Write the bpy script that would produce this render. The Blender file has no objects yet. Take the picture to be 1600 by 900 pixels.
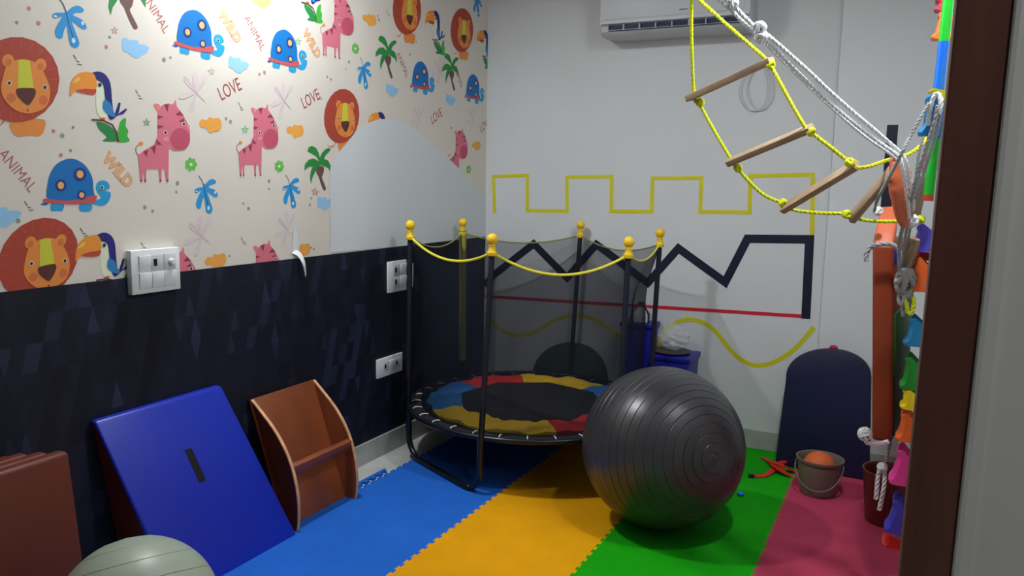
import bpy, bmesh, math, random
from mathutils import Vector, Matrix
random.seed(7)
S = bpy.context.scene
COL = S.collection
PI = math.pi
# ------------------------------------------------------------------ camera
F = 1228.568
MR = Vector((0.892143, 0.451334, 0.019441))
MU = Vector((-0.078779, 0.113057, 0.99046))
MF = Vector((-0.44483, 0.885164, -0.136419))
CAM = Vector((0, 0, 1.48))
cd = bpy.data.cameras.new('camera')
cam = bpy.data.objects.new('camera', cd)
COL.objects.link(cam)
cd.sensor_width = 36
cd.lens = 36 * F / 1600
cd.clip_start = 0.02
m = Matrix.Identity(4)
for i in range(3):
    m[i][0] = MR[i]; m[i][1] = MU[i]; m[i][2] = -MF[i]; m[i][3] = CAM[i]
cam.matrix_world = m
S.camera = cam
# ------------------------------------------------------------------ light
S.view_settings.view_transform = 'Standard'
S.view_settings.look = 'None'
S.view_settings.gamma = 1
S.view_settings.use_curve_mapping = False
S.view_settings.exposure = 0.0
w = bpy.data.worlds.new('world'); S.world = w
w.use_nodes = True
w.node_tree.nodes['Background'].inputs[0].default_value = (0.80, 0.90, 1.0, 1)
w.node_tree.nodes['Background'].inputs[1].default_value = 0.045
ZC = 2.75
LAMPS = [(-2.22, 2.37, 31), (-0.12, 2.37, 27), (0.85, 0.30, 12)]  # last one is added out of view to brighten the white front wall
for (x, y, e) in LAMPS:
    ld = bpy.data.lights.new('downlight_lamp', 'AREA')
    ld.shape = 'DISK'; ld.size = 0.13; ld.energy = e
    ld.color = (0.93, 0.97, 1.0) if y > 1 else (1.0, 0.96, 0.86)
    lo = bpy.data.objects.new('downlight_lamp', ld)
    lo.location = (x, y, ZC - 0.02)
    COL.objects.link(lo)

XL, YB, XR = -2.44, 4.45, 0.14       # left wall, back wall, right wall
YF = 1.3                              # plane of the dark door jamb


def at(px, py, X=None, Y=None, Z=None):
    d = MR * ((px - 800) / F) + MU * ((450 - py) / F) + MF
    if X is not None: t = X / d.x
    elif Y is not None: t = Y / d.y
    else: t = (Z - CAM.z) / d.z
    return CAM + d * t


# ------------------------------------------------------------------ materials
def lin(c):
    r = []
    for v in c:
        v = v / 255
        r.append(v / 12.92 if v <= .04045 else ((v + .055) / 1.055) ** 2.4)
    return (*r, 1)


def mat(name, rgb, rough=.6, metal=0, bump=0, bscale=60, var=0, vscale=6, spec=.4, alpha=1, trans=0, emit=0, wood=None):
    mt = bpy.data.materials.new(name); mt.use_nodes = True
    nt = mt.node_tree; b = nt.nodes['Principled BSDF']
    c = lin(rgb)
    b.inputs['Base Color'].default_value = c
    b.inputs['Roughness'].default_value = rough
    b.inputs['Metallic'].default_value = metal
    b.inputs['Specular IOR Level'].default_value = spec
    b.inputs['Alpha'].default_value = alpha
    if trans: b.inputs['Transmission Weight'].default_value = trans
    if emit:
        b.inputs['Emission Color'].default_value = c; b.inputs['Emission Strength'].default_value = emit
    tc = nt.nodes.new('ShaderNodeTexCoord')
    if var or wood:
        n = nt.nodes.new('ShaderNodeTexNoise'); n.inputs['Scale'].default_value = vscale
        n.inputs['Detail'].default_value = 5
        mp = nt.nodes.new('ShaderNodeMapping')
        if wood: mp.inputs['Scale'].default_value = wood
        nt.links.new(tc.outputs['Object'], mp.inputs[0]); nt.links.new(mp.outputs[0], n.inputs['Vector'])
        r = nt.nodes.new('ShaderNodeValToRGB')
        v = var or .3
        r.color_ramp.elements[0].position = .3; r.color_ramp.elements[1].position = .7
        r.color_ramp.elements[0].color = (*[k * (1 - v) for k in c[:3]], 1)
        r.color_ramp.elements[1].color = (*[min(1, k * (1 + v)) for k in c[:3]], 1)
        nt.links.new(n.outputs['Fac'], r.inputs[0]); nt.links.new(r.outputs[0], b.inputs['Base Color'])
    if bump:
        n2 = nt.nodes.new('ShaderNodeTexNoise'); n2.inputs['Scale'].default_value = bscale
        bp = nt.nodes.new('ShaderNodeBump'); bp.inputs['Strength'].default_value = bump
        bp.inputs['Distance'].default_value = .004
        nt.links.new(tc.outputs['Object'], n2.inputs['Vector'])
        nt.links.new(n2.outputs['Fac'], bp.inputs['Height']); nt.links.new(bp.outputs[0], b.inputs['Normal'])
    return mt


M = {}
M['wall'] = mat('painted_plaster', (212, 215, 217), .75, bump=.12, bscale=30, var=.02, vscale=2)
M['patch'] = mat('fresh_white_paint', (214, 220, 224), .6, bump=.1, bscale=20)
M['ceil'] = mat('ceiling_paint', (215, 216, 215), .8)
M['floor'] = mat('grey_marble_floor', (190, 192, 188), .35, var=.18, vscale=5)
M['skirt'] = mat('grey_marble_skirting', (172, 174, 168), .35, var=.12, vscale=9)
M['paper'] = mat('cream_wallpaper', (222, 215, 205), .6, var=.02, vscale=3)
M['brownframe'] = mat('dark_brown_wood', (94, 56, 48), .45, var=.3, vscale=4, wood=(6, 6, .4), bump=.1)
M['white_plastic'] = mat('white_plastic', (225, 228, 230), .4)
M['offwhite'] = mat('aged_white_plastic', (200, 203, 208), .45, var=.03)
M['grey_plastic'] = mat('grey_plastic', (170, 174, 176), .45)
M['black'] = mat('black_plastic', (18, 18, 22), .5)
M['vent'] = mat('vent_shadow_blue', (45, 50, 85), .6)
M['blue_foam'] = mat('blue_foam', (34, 100, 198), .8, bump=.25, bscale=260, var=.05, spec=.12)
M['yellow_foam'] = mat('yellow_foam', (222, 156, 8), .8, bump=.25, bscale=260, var=.05, spec=.12)
M['green_foam'] = mat('green_foam', (22, 158, 12), .8, bump=.25, bscale=260, var=.05, spec=.12)
M['pink_foam'] = mat('pink_foam', (180, 62, 90), .8, bump=.25, bscale=260, var=.05, spec=.12)
M['ball'] = mat('dark_grey_rubber', (58, 58, 62), .31, bump=.06, bscale=500, spec=.55)
M['ball2'] = mat('sage_grey_rubber', (150, 160, 144), .38, bump=.06, bscale=500)
M['orange_ball'] = mat('orange_rubber', (205, 98, 40), .6)
M['bucket'] = mat('grey_brown_plastic', (118, 106, 98), .45, var=.05)
M['tramp_metal'] = mat('black_powder_coat', (26, 27, 34), .3, metal=.3, spec=.6)
M['tramp_foam'] = mat('black_foam_sleeve', (24, 27, 44), .7)
M['olive_foam'] = mat('olive_yellow_sleeve', (150, 145, 62), .7)
M['jump'] = mat('black_woven_mat', (34, 35, 42), .7, bump=.2, bscale=300)
M['annulus'] = mat('black_nylon_skirt', (28, 29, 35), .6, bump=.3, bscale=40)
M['pad_blue'] = mat('blue_nylon', (46, 118, 186), .65, bump=.5, bscale=28)
M['pad_red'] = mat('red_nylon', (196, 42, 44), .65, bump=.5, bscale=28)
M['pad_yellow'] = mat('yellow_nylon', (226, 184, 36), .65, bump=.5, bscale=28)
M['yellow_plastic'] = mat('yellow_plastic', (236, 196, 40), .4)
M['yellow_tube'] = mat('yellow_foam_tube', (222, 214, 60), .55)
M['olive_tube'] = mat('olive_net_trim', (140, 142, 72), .7)
M['bungee'] = mat('white_bungee', (225, 225, 225), .5)
M['yellow_rope'] = mat('yellow_braided_rope', (214, 222, 30), .6, bump=.5, bscale=300)
M['white_rope'] = mat('white_cotton_rope', (232, 234, 236), .7, bump=.4, bscale=400)
M['grey_rope'] = mat('grey_braided_rope', (165, 165, 166), .7, bump=.5, bscale=400)
M['rung'] = mat('pale_pine_wood', (172, 146, 118), .6, var=.15, vscale=14, wood=(1, 1, .4))
M['orange_vinyl'] = mat('orange_brown_vinyl', (206, 104, 68), .45, bump=.3, bscale=25, var=.06)
M['rust_vinyl'] = mat('rust_vinyl', (138, 54, 26), .5, bump=.15, bscale=20, var=.06)
M['darkgreen_vinyl'] = mat('dark_green_vinyl', (40, 96, 40), .5)
M['darkbrown_vinyl'] = mat('dark_brown_vinyl', (66, 50, 44), .5)
M['navy_vinyl'] = mat('navy_vinyl', (20, 27, 62), .5, bump=.1, bscale=20)
M['green_board'] = mat('dark_green_vinyl_pad', (58, 86, 58), .6)
M['maroon'] = mat('maroon_vinyl', (100, 30, 28), .45)
M['blue_vinyl'] = mat('royal_blue_vinyl', (22, 44, 172), .38, bump=.25, bscale=14, spec=.5)
M['brown_vinyl'] = mat('tan_brown_leatherette', (98, 42, 26), .5, bump=.35, bscale=16, var=.08)
M['rocker'] = mat('red_brown_plywood', (130, 66, 34), .45, var=.28, vscale=9, wood=(1, .5, .15), spec=.5)
M['ply_edge'] = mat('pale_plywood_edge', (212, 160, 120), .6, var=.2, vscale=30)
M['rocker_dark'] = mat('dark_brown_plywood', (96, 44, 28), .5, var=.2, vscale=9)  # darker brown tone for the nearer rim
M['blue_box'] = mat('blue_plastic_box', (22, 28, 140), .4)
M['navy_tape'] = mat('navy_black_tape', (24, 27, 52), .5)
M['yellow_tape'] = mat('yellow_tape', (212, 206, 30), .5)
M['red_tape'] = mat('red_tape', (205, 40, 58), .5)
M['maroon_bin'] = mat('maroon_plastic', (92, 34, 28), .4)
M['grey_in'] = mat('dark_grey_plastic', (60, 56, 56), .5)
M['red_strap'] = mat('red_rubber', (214, 48, 30), .5)
M['steel'] = mat('steel', (170, 170, 172), .3, metal=.9)
M['clear'] = mat('clear_polythene', (230, 232, 235), .15, alpha=.28)
M['pipe_blue'] = mat('bright_blue_plastic', (30, 120, 250), .3)
M['pipe_green'] = mat('bright_green_plastic', (40, 214, 60), .3)
M['pipe_orange'] = mat('orange_red_plastic', (235, 92, 50), .4)
HC = dict(orange=(232, 104, 42), maroon=(170, 50, 66), blue=(38, 140, 206), magenta=(176, 50, 118), purple=(96, 88, 214), teal=(36, 128, 178),
          green=(38, 140, 46), yellow=(246, 214, 28), pink=(222, 62, 146), red=(206, 38, 34), navy=(64, 60, 178))
for k, c in HC.items(): M['hold_' + k] = mat(k + '_hold_plastic', c, .38)


def netmat():
    mt = bpy.data.materials.new('black_fine_netting'); mt.use_nodes = True
    nt = mt.node_tree; nt.nodes.clear()
    o = nt.nodes.new('ShaderNodeOutputMaterial'); mx = nt.nodes.new('ShaderNodeMixShader')
    t = nt.nodes.new('ShaderNodeBsdfTransparent'); d = nt.nodes.new('ShaderNodeBsdfDiffuse')
    d.inputs[0].default_value = lin((38, 41, 52))
    # fine knit: a layer weight makes it denser where it is seen at a slant, as real netting is
    tc = nt.nodes.new('ShaderNodeTexCoord'); n = nt.nodes.new('ShaderNodeTexNoise'); n.inputs['Scale'].default_value = 5
    mr = nt.nodes.new('ShaderNodeMapRange'); mr.inputs['To Min'].default_value = .38; mr.inputs['To Max'].default_value = .50
    nt.links.new(tc.outputs['Object'], n.inputs['Vector']); nt.links.new(n.outputs['Fac'], mr.inputs['Value'])
    lw = nt.nodes.new('ShaderNodeLayerWeight'); lw.inputs['Blend'].default_value = .25
    ad = nt.nodes.new('ShaderNodeMath'); ad.operation = 'ADD'; ad.use_clamp = True
    ml = nt.nodes.new('ShaderNodeMath'); ml.operation = 'MULTIPLY'; ml.inputs[1].default_value = .45
    nt.links.new(lw.outputs['Facing'], ml.inputs[0]); nt.links.new(ml.outputs[0], ad.inputs[0]); nt.links.new(mr.outputs[0], ad.inputs[1])
    nt.links.new(ad.outputs[0], mx.inputs[0]); nt.links.new(t.outputs[0], mx.inputs[1]); nt.links.new(d.outputs[0], mx.inputs[2])
    nt.links.new(mx.outputs[0], o.inputs[0])
    return mt


M['net'] = netmat()


# ------------------------------------------------------------------ mesh helpers
class G:
    """geometry collector in world coordinates"""
    def __init__(s): s.v = []; s.f = []; s.m = []; s.cur = 0

    def add(s, v, f):
        o = len(s.v); s.v += [tuple(p) for p in v]; s.f += [tuple(i + o for i in q) for q in f]; s.m += [s.cur] * len(f); return s

    def bm(s, b):
        b.verts.index_update(); s.add([v.co.copy() for v in b.verts], [[v.index for v in f.verts] for f in b.faces]); b.free(); return s

    def box(s, a, b, bev=0, seg=2, mtx=None):
        bm_ = bmesh.new(); bmesh.ops.create_cube(bm_, size=1)
        c = [(a[i] + b[i]) / 2 for i in range(3)]; d = [abs(b[i] - a[i]) for i in range(3)]
        for v in bm_.verts: v.co = Vector((v.co.x * d[0], v.co.y * d[1], v.co.z * d[2]))
        if bev: bmesh.ops.bevel(bm_, geom=list(bm_.edges), offset=bev, segments=seg, affect='EDGES', profile=.5)
        for v in bm_.verts:
            v.co = v.co + Vector(c)
            if mtx: v.co = mtx @ v.co
        return s.bm(bm_)

    def hexa(s, P, bev=0, seg=2):
        """8 corner points: bottom loop 4, top loop 4"""
        bm_ = bmesh.new(); vs = [bm_.verts.new(p) for p in P]
        for q in ((3, 2, 1, 0), (4, 5, 6, 7), (0, 1, 5, 4), (1, 2, 6, 5), (2, 3, 7, 6), (3, 0, 4, 7)): bm_.faces.new([vs[i] for i in q])
        bmesh.ops.recalc_face_normals(bm_, faces=bm_.faces)
        if bev: bmesh.ops.bevel(bm_, geom=list(bm_.edges), offset=bev, segments=seg, affect='EDGES', profile=.5)
        return s.bm(bm_)

    def tube(s, pts, r, n=8, closed=False, cap=True):
        pts = [Vector(p) for p in pts]; L = len(pts)
        if not callable(r):
            r0 = r; r = lambda t: r0
        prev = None; rings = []
        for i, p in enumerate(pts):
            if closed: t = pts[(i + 1) % L] - pts[i - 1]
            else: t = pts[min(i + 1, L - 1)] - pts[max(i - 1, 0)]
            t.normalize()
            if prev is None:
                u = t.orthogonal().normalized()
            else:
                u = (prev - t * prev.dot(t)).normalized()
            prev = u; wv = t.cross(u)
            rr = r(i / max(1, L - 1))
            rings.append([p + (u * math.cos(2 * PI * k / n) + wv * math.sin(2 * PI * k / n)) * rr for k in range(n)])
        v = [q for g in rings for q in g]; f = []
        for i in range(L if closed else L - 1):
            j = (i + 1) % L
            for k in range(n):
                f.append((i * n + k, i * n + (k + 1) % n, j * n + (k + 1) % n, j * n + k))
        if cap and not closed:
            f.append(tuple(range(n - 1, -1, -1))); f.append(tuple((L - 1) * n + k for k in range(n)))
        return s.add(v, f)

    def rope(s, pts, r, pitch=None, n=6, strands=3):
        """laid rope: three strands twisted round a path"""
        pts = smooth(pts, 10)
        d = [0]
        for a, b in zip(pts, pts[1:]): d.append(d[-1] + (b - a).length)
        pitch = pitch or r * 7
        N = max(6, int(d[-1] / pitch * 8)); P = []
        j = 0
        for i in range(N + 1):
            q = d[-1] * i / N
            while j < len(d) - 2 and d[j + 1] < q: j += 1
            a = (q - d[j]) / max(1e-9, d[j + 1] - d[j]); P.append(pts[j].lerp(pts[j + 1], a))
        prev = None; fr = []
        for i, p in enumerate(P):
            t = (P[min(i + 1, N)] - P[max(i - 1, 0)]).normalized()
            u = t.orthogonal().normalized() if prev is None else (prev - t * prev.dot(t)).normalized()
            prev = u; fr.append((u, t.cross(u)))
        for k in range(strands):
            ph = 2 * PI * k / strands
            Q = [P[i] + (fr[i][0] * math.cos(ph + 2 * PI * i / 8) + fr[i][1] * math.sin(ph + 2 * PI * i / 8)) * r * .48 for i in range(N + 1)]
            s.tube(Q, r * .56, n)
        return s

    def lathe(s, prof, c=(0, 0, 0), n=40, axis=None):
        """prof: (radius, height) list; axis: direction of height"""
        A = Vector(axis or (0, 0, 1)).normalized(); U = A.orthogonal().normalized(); W = A.cross(U); c = Vector(c)
        v = []; f = []
        for (r, z) in prof:
            for k in range(n):
                a = 2 * PI * k / n; v.append(c + A * z + (U * math.cos(a) + W * math.sin(a)) * r)
        for i in range(len(prof) - 1):
            for k in range(n):
                f.append((i * n + k, i * n + (k + 1) % n, (i + 1) * n + (k + 1) % n, (i + 1) * n + k))
        if prof[0][0] > 1e-6: f.append(tuple(range(n - 1, -1, -1)))
        if prof[-1][0] > 1e-6: f.append(tuple((len(prof) - 1) * n + k for k in range(n)))
        return s.add(v, f)

    def prism(s, poly, dvec, bev=0, seg=2):
        """poly: list of 3D points in a plane, extruded by dvec"""
        d = Vector(dvec); bm_ = bmesh.new()
        a = [bm_.verts.new(Vector(p)) for p in poly]; b = [bm_.verts.new(Vector(p) + d) for p in poly]
        n = len(a)
        bm_.faces.new(a[::-1]); bm_.faces.new(b)
        for i in range(n): bm_.faces.new((a[i], a[(i + 1) % n], b[(i + 1) % n], b[i]))
        bmesh.ops.recalc_face_normals(bm_, faces=bm_.faces)
        if bev:
            ed = [e for e in bm_.edges if (e.verts[0] in a) == (e.verts[1] in a)]
            bmesh.ops.bevel(bm_, geom=ed, offset=bev, segments=seg, affect='EDGES', profile=.5)
        return s.bm(bm_)

    def blob(s, c, r, sc=(1, 1, 1), lump=0, sub=3, rot=None):
        bm_ = bmesh.new(); bmesh.ops.create_icosphere(bm_, subdivisions=sub, radius=1)
        for v in bm_.verts:
            k = 1 + lump * math.sin(v.co.x * 7 + c[0] * 30) * math.sin(v.co.y * 8) * math.cos(v.co.z * 6 + c[2] * 20)
            q = Vector((v.co.x * sc[0], v.co.y * sc[1], v.co.z * sc[2])) * r * k
            if rot: q = rot @ q
            v.co = q + Vector(c)
        return s.bm(bm_)

    def build(s, name, mats, parent=None, smooth_=True, ang=40):
        me = bpy.data.meshes.new(name)
        loc = parent_world(parent) if parent else Vector((0, 0, 0))
        me.from_pydata([tuple(Vector(p) - loc) for p in s.v], [], s.f)
        if not isinstance(mats, (list, tuple)): mats = [mats]
        for q in mats: me.materials.append(M[q] if isinstance(q, str) else q)
        for p, mi in zip(me.polygons, s.m): p.material_index = mi; p.use_smooth = smooth_
        me.update()
        bm_ = bmesh.new(); bm_.from_mesh(me)
        if smooth_:
            for e in bm_.edges:
                if len(e.link_faces) == 2 and e.calc_face_angle(0) > math.radians(ang): e.smooth = False
        bm_.to_mesh(me); bm_.free()
        o = bpy.data.objects.new(name, me); COL.objects.link(o)
        if parent: o.parent = parent
        return o


def parent_world(p):
    v = Vector((0, 0, 0))
    while p: v += p.location; p = p.parent
    return v


def smooth(pts, k=8, closed=False):
    P = [Vector(p) for p in pts]; n = len(P); out = []
    if n < 3 and not closed:
        return [P[0].lerp(P[1], i / k) for i in range(k + 1)]
    rng = range(n if closed else n - 1)
    for i in rng:
        if closed: a, b, c, d = P[i - 1], P[i], P[(i + 1) % n], P[(i + 2) % n]
        else: a, b, c, d = P[max(i - 1, 0)], P[i], P[i + 1], P[min(i + 2, n - 1)]
        for j in range(k):
            t = j / k
            out.append(.5 * ((2 * b) + (c - a) * t + (2 * a - 5 * b + 4 * c - d) * t * t + (3 * b - a - 3 * c + d) * t ** 3))
    if not closed: out.append(P[-1])
    return out


def tag(o, label, cat, group=None):
    o['label'] = label; o['category'] = cat
    if group: o['group'] = group
    return o


def thing(name, label, cat, loc, group=None):
    o = bpy.data.objects.new(name, None); o.empty_display_size = .05
    o.location = loc; COL.objects.link(o)
    return tag(o, label, cat, group)


def struct(o): o['kind'] = 'structure'; return o


def lab(o, t): o['label'] = t; return o


# ================================================================== SETTING
struct(G().box((-3.2, -.6, -.1), (1.2, 4.6, 0)).build('floor', 'floor', smooth_=False))
struct(G().box((-2.6, -.6, ZC), (1.2, 4.6, ZC + .1)).build('ceiling', 'ceil', smooth_=False))
wl = struct(G().box((XL - .12, -.6, 0), (XL, YB + .12, ZC)).build('wall_left', 'wall', smooth_=False))
wb = struct(G().box((XL - .12, YB, 0), (1.2, YB + .12, ZC)).build('wall_back', 'wall', smooth_=False))
struct(G().box((XR, YF + .1, 0), (XR + .12, YB, ZC)).build('wall_right', 'wall', smooth_=False))
XS = at(1304, 200, Y=YB - .09).x
struct(G().box((XS, YB - .09, 0), (XR, YB, ZC)).build('wall_column', 'wall', smooth_=False))
struct(G().box((XL, -.6, 0), (XL + .014, YB - .014, .113), .002).build('baseboard_left', 'skirt', smooth_=False))
struct(G().box((XL + .014, YB - .014, 0), (XS, YB, .113), .002).build('baseboard_back', 'skirt', smooth_=False))
struct(G().box((XS - .0, YB - .104, 0), (XR, YB - .09, .113), .002).build('baseboard_column', 'skirt', smooth_=False))
# dark jamb of the opening beside the camera and the white wall end next to it
def upright(x0, x1, ya, yb, bev=0, lean=.014):
    return G().hexa([(x0 - lean, ya, 0), (x1 - lean, ya, 0), (x1 - lean, yb, 0), (x0 - lean, yb, 0), (x0 + .004, ya, ZC), (x1 + .004, ya, ZC), (x1 + .004, yb, ZC), (x0 + .004, yb, ZC)], bev)


g = upright(.036, .106, YF, YF + .10, .004)
g.box((.040, YF + .085, 0), (.05, YF + .12, ZC), .003)
struct(g.build('trim_1', 'brownframe', smooth_=False))
g = upright(.106, .136, YF - .010, YF + .12, .008)
g.box((.118, YF + .004, 0), (1.2, YF + .12, ZC))
struct(g.build('wall_front', 'wall', smooth_=False))
for i, (x, y, e) in enumerate(LAMPS):
    names = ['close to the wallpapered left wall', 'above the right side of the room', 'added unseen outside the opening to brighten the front wall']
    t = thing('ceiling_light', 'round recessed ceiling downlight ' + names[i], 'ceiling light', (x, y, ZC), 'ceiling downlights')
    G().lathe([(.068, -.004), (.085, -.012), (.092, -.008), (.094, 0), (.068, 0), (.068, -.004)], (x, y, ZC)).build('trim_ring', 'white_plastic', t)
    o = G().lathe([(0, -.002), (.067, -.002), (.067, 0)], (x, y, ZC)).build('diffuser', mat('lit_diffuser', (255, 255, 255), .5, emit=6), t)

# ------------------------------------------------------------------ wallpaper
def W(px, py): return at(px, py, X=XL)


class Paper:
    def __init__(s): s.lay = {}; s.g = G(); s.mats = []

    def mi(s, rgb):
        if rgb not in s.mats: s.mats.append(rgb)
        return s.mats.index(rgb)

    def poly(s, pts, rgb, level, closed_smooth=True, k=5):
        """pts: (y, z) in metres on the wall"""
        P = [Vector((0, y, z)) for y, z in pts]
        if closed_smooth and len(P) > 3: P = smooth(P, k, True)
        s.g.cur = s.mi(rgb)
        s.k = (getattr(s, 'k', 0) + 1) % 15
        x = XL + .0006 + level * .00035 + s.k * .00002
        s.g.add([(x, p.y, p.z) for p in P], [tuple(range(len(P)))])


PP = Paper()
PP.g.cur = PP.mi((222, 215, 205))
PP.g.add([(XL + .0006, -.5, 1.09), (XL + .0006, YB, 1.09), (XL + .0006, YB, ZC), (XL + .0006, -.5, ZC)], [(0, 1, 2, 3)])


def motif(layers, frame, centre, spots, scale=1.0):
    """layers drawn in px of a zoomed view (frame = (ox, oy, k)); spots = frame px centres, or (px, py, scale)"""
    ox, oy, k = frame
    cw = W(ox + centre[0] / k, oy + centre[1] / k)
    loc = []
    for (kind, pts, rgb, lv) in layers:
        if kind == 'c':
            (x, y, rx, ry) = pts; n = 22 if rx > 30 else 12
            pts = [(x + rx * math.cos(2 * PI * i / n), y + ry * math.sin(2 * PI * i / n)) for i in range(n)]
        if kind == 'l':
            a = [Vector((p[0], p[1], 0)) for p in pts[:-1]]; wd = pts[-1]; L_ = []; R_ = []
            for i in range(len(a)):
                t = (a[min(i + 1, len(a) - 1)] - a[max(i - 1, 0)]).normalized(); nrm = Vector((-t.y, t.x, 0)) * wd / 2
                L_.append(a[i] + nrm); R_.append(a[i] - nrm)
            pts = [(p.x, p.y) for p in L_ + R_[::-1]]
        q = [W(ox + p[0] / k, oy + p[1] / k) for p in pts]
        loc.append((kind, [(p.y - cw.y, p.z - cw.z) for p in q], rgb, lv))
    for sp in spots:
        c = W(sp[0], sp[1])
        for (kind, q, rgb, lv) in loc:
            PP.poly([(c.y + a * scale, c.z + b * scale) for a, b in q], rgb, lv, kind == 's', 4)


R1, R2, R3, R4 = (0, 0, 4), (400, 0, 4), (0, 225, 4), (400, 225, 4)
BL1, BL2, BL3 = (10, 112, 186), (28, 60, 134), (40, 158, 216)
turtle = [('s', [(250, 378), (300, 362), (300, 372), (285, 385)], BL1, 1),
          ('s', [(322, 372), (395, 374), (390, 418), (355, 420), (318, 418)], BL3, 1), ('s', [(500, 374), (568, 372), (566, 420), (500, 420)], BL3, 1),
          ('s', [(590, 350), (630, 340), (605, 300), (598, 270), (610, 240), (640, 228), (670, 238), (684, 262), (680, 282), (655, 292), (688, 303), (690, 330), (675, 365), (640, 388), (590, 380), (565, 370)], BL3, 1),
          ('s', [(300, 352), (298, 240), (320, 170), (360, 120), (430, 92), (490, 105), (540, 145), (575, 210), (582, 280), (580, 352), (440, 360)], BL1, 2),
          ('s', [(268, 350), (290, 343), (440, 355), (590, 322), (600, 345), (575, 370), (440, 378), (285, 368)], (200, 84, 88), 3),
          ('c', (378, 260, 36, 38), BL2, 3), ('c', (498, 190, 40, 42), BL2, 3), ('c', (508, 320, 28, 30), BL2, 3),
          ('c', (378, 260, 20, 23), (240, 178, 108), 4), ('c', (498, 190, 22, 25), (240, 178, 108), 4), ('c', (508, 320, 16, 18), (240, 178, 108), 4),
          ('c', (636, 272, 12, 13), (240, 240, 240), 3), ('c', (636, 272, 8, 9), (30, 40, 60), 4)]
motif(turtle, R3, (440, 225), [(110, 281), (304, 45), (444, 72), (657, 116), (739, 134)])
OR = (232, 142, 66); MN = (176, 68, 50)
lion = [('s', [(25, 745), (0, 790), (-60, 800), (-120, 760), (-60, 790), (20, 770)], OR, 1), ('s', [(75, 760), (270, 745), (273, 820), (240, 850), (180, 845), (110, 852), (75, 820)], OR, 1),
        ('c', (100, 497, 270, 268), MN, 2),
        ('s', [(45, 400), (110, 372), (180, 375), (240, 405), (285, 480), (310, 560), (300, 640), (260, 685), (180, 708), (100, 690), (40, 640), (5, 570), (15, 480)], OR, 4),
        ('c', (48, 378, 38, 40), OR, 4), ('c', (252, 405, 36, 40), OR, 4), ('c', (50, 388, 20, 24), (214, 118, 62), 5), ('c', (250, 415, 20, 22), (214, 118, 62), 5),
        ('p', [(112, 374), (148, 370), (182, 378), (208, 548), (108, 552)], (206, 206, 60), 5),
        ('s', [(98, 562), (120, 550), (195, 550), (219, 562), (215, 600), (185, 648), (165, 655), (130, 625), (105, 595)], (92, 44, 40), 6),
        ('c', (68, 610, 30, 30), (214, 112, 68), 5), ('c', (268, 625, 27, 30), (214, 112, 68), 5),
        ('c', (55, 518, 14, 16), (245, 240, 230), 5), ('c', (278, 545, 14, 16), (245, 240, 230), 5), ('c', (55, 518, 10, 12), (50, 30, 30), 6), ('c', (278, 545, 10, 12), (50, 30, 30), 6),
        ('c', (170, 688, 8, 7), (150, 70, 50), 5)]
for k_ in range(22):
    a_ = 2 * PI * k_ / 22
    lion.append(('l', [(100 + 205 * math.cos(a_), 497 + 205 * math.sin(a_)), (100 + 255 * math.cos(a_), 497 + 255 * math.sin(a_)), 4], (196, 96, 72), 3))
motif(lion, R1, (100, 495), [(25, 124), (59, 404), (533, 181), (635, 15), (721, 47)])
PK = (218, 116, 134); DK = (146, 58, 76); MZ = (196, 82, 108)
gir = [('l', [(866, 975), (850, 950), (848, 925), (868, 903), 5], DK, 1), ('c', (880, 898, 15, 13), OR, 1),
       ('p', [(985, 850), (985, 700), (1005, 662), (1050, 645), (1100, 660), (1145, 720), (1172, 770), (1187, 820), (1187, 880), (1150, 935), (1090, 942), (1055, 925), (1052, 1130), (1040, 1135), (1028, 1055), (1010, 1055), (1008, 1130), (997, 1130), (990, 1055), (915, 1055), (912, 1130), (902, 1130), (898, 1055), (888, 1135), (878, 1135), (862, 970), (900, 940), (960, 905)], PK, 2),
       ('s', [(962, 650), (998, 655), (990, 700), (972, 680)], (226, 130, 130), 1), ('s', [(1070, 665), (1100, 620), (1106, 680)], (226, 130, 130), 1),
       ('c', (1125, 870, 62, 70), MZ, 3), ('c', (1038, 868, 18, 14), (238, 140, 156), 3), ('c', (1176, 790, 10, 10), (238, 140, 156), 3),
       ('c', (1033, 828, 12, 13), (240, 230, 230), 3), ('c', (1148, 775, 12, 13), (240, 230, 230), 3), ('c', (1033, 828, 8, 9), (50, 30, 40), 4), ('c', (1148, 775, 8, 9), (50, 30, 40), 4)]
for tri in ([(1022, 652), (1055, 650), (1046, 700)], [(1095, 718), (1125, 690), (1132, 722)], [(1115, 757), (1148, 738), (1150, 765)], [(986, 722), (1020, 730), (986, 744)],
            [(986, 780), (1025, 790), (986, 806)], [(975, 870), (1012, 905), (978, 905)], [(895, 945), (925, 938), (915, 982)], [(942, 922), (975, 905), (967, 965)], [(1128, 700), (1148, 722), (1128, 722)]):
    gir.append(('p', tri, DK, 3))
for lx in (883, 907, 1003, 1046): gir.append(('p', [(lx - 6, 1122), (lx + 6, 1122), (lx + 6, 1136), (lx - 6, 1136)], DK, 3))
motif(gir, R1, (1085, 780), [(271, 195), (415, 197), (537, 22), (721, 224), (283, 424), (418, 408)])
NV = (36, 38, 120)
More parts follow.
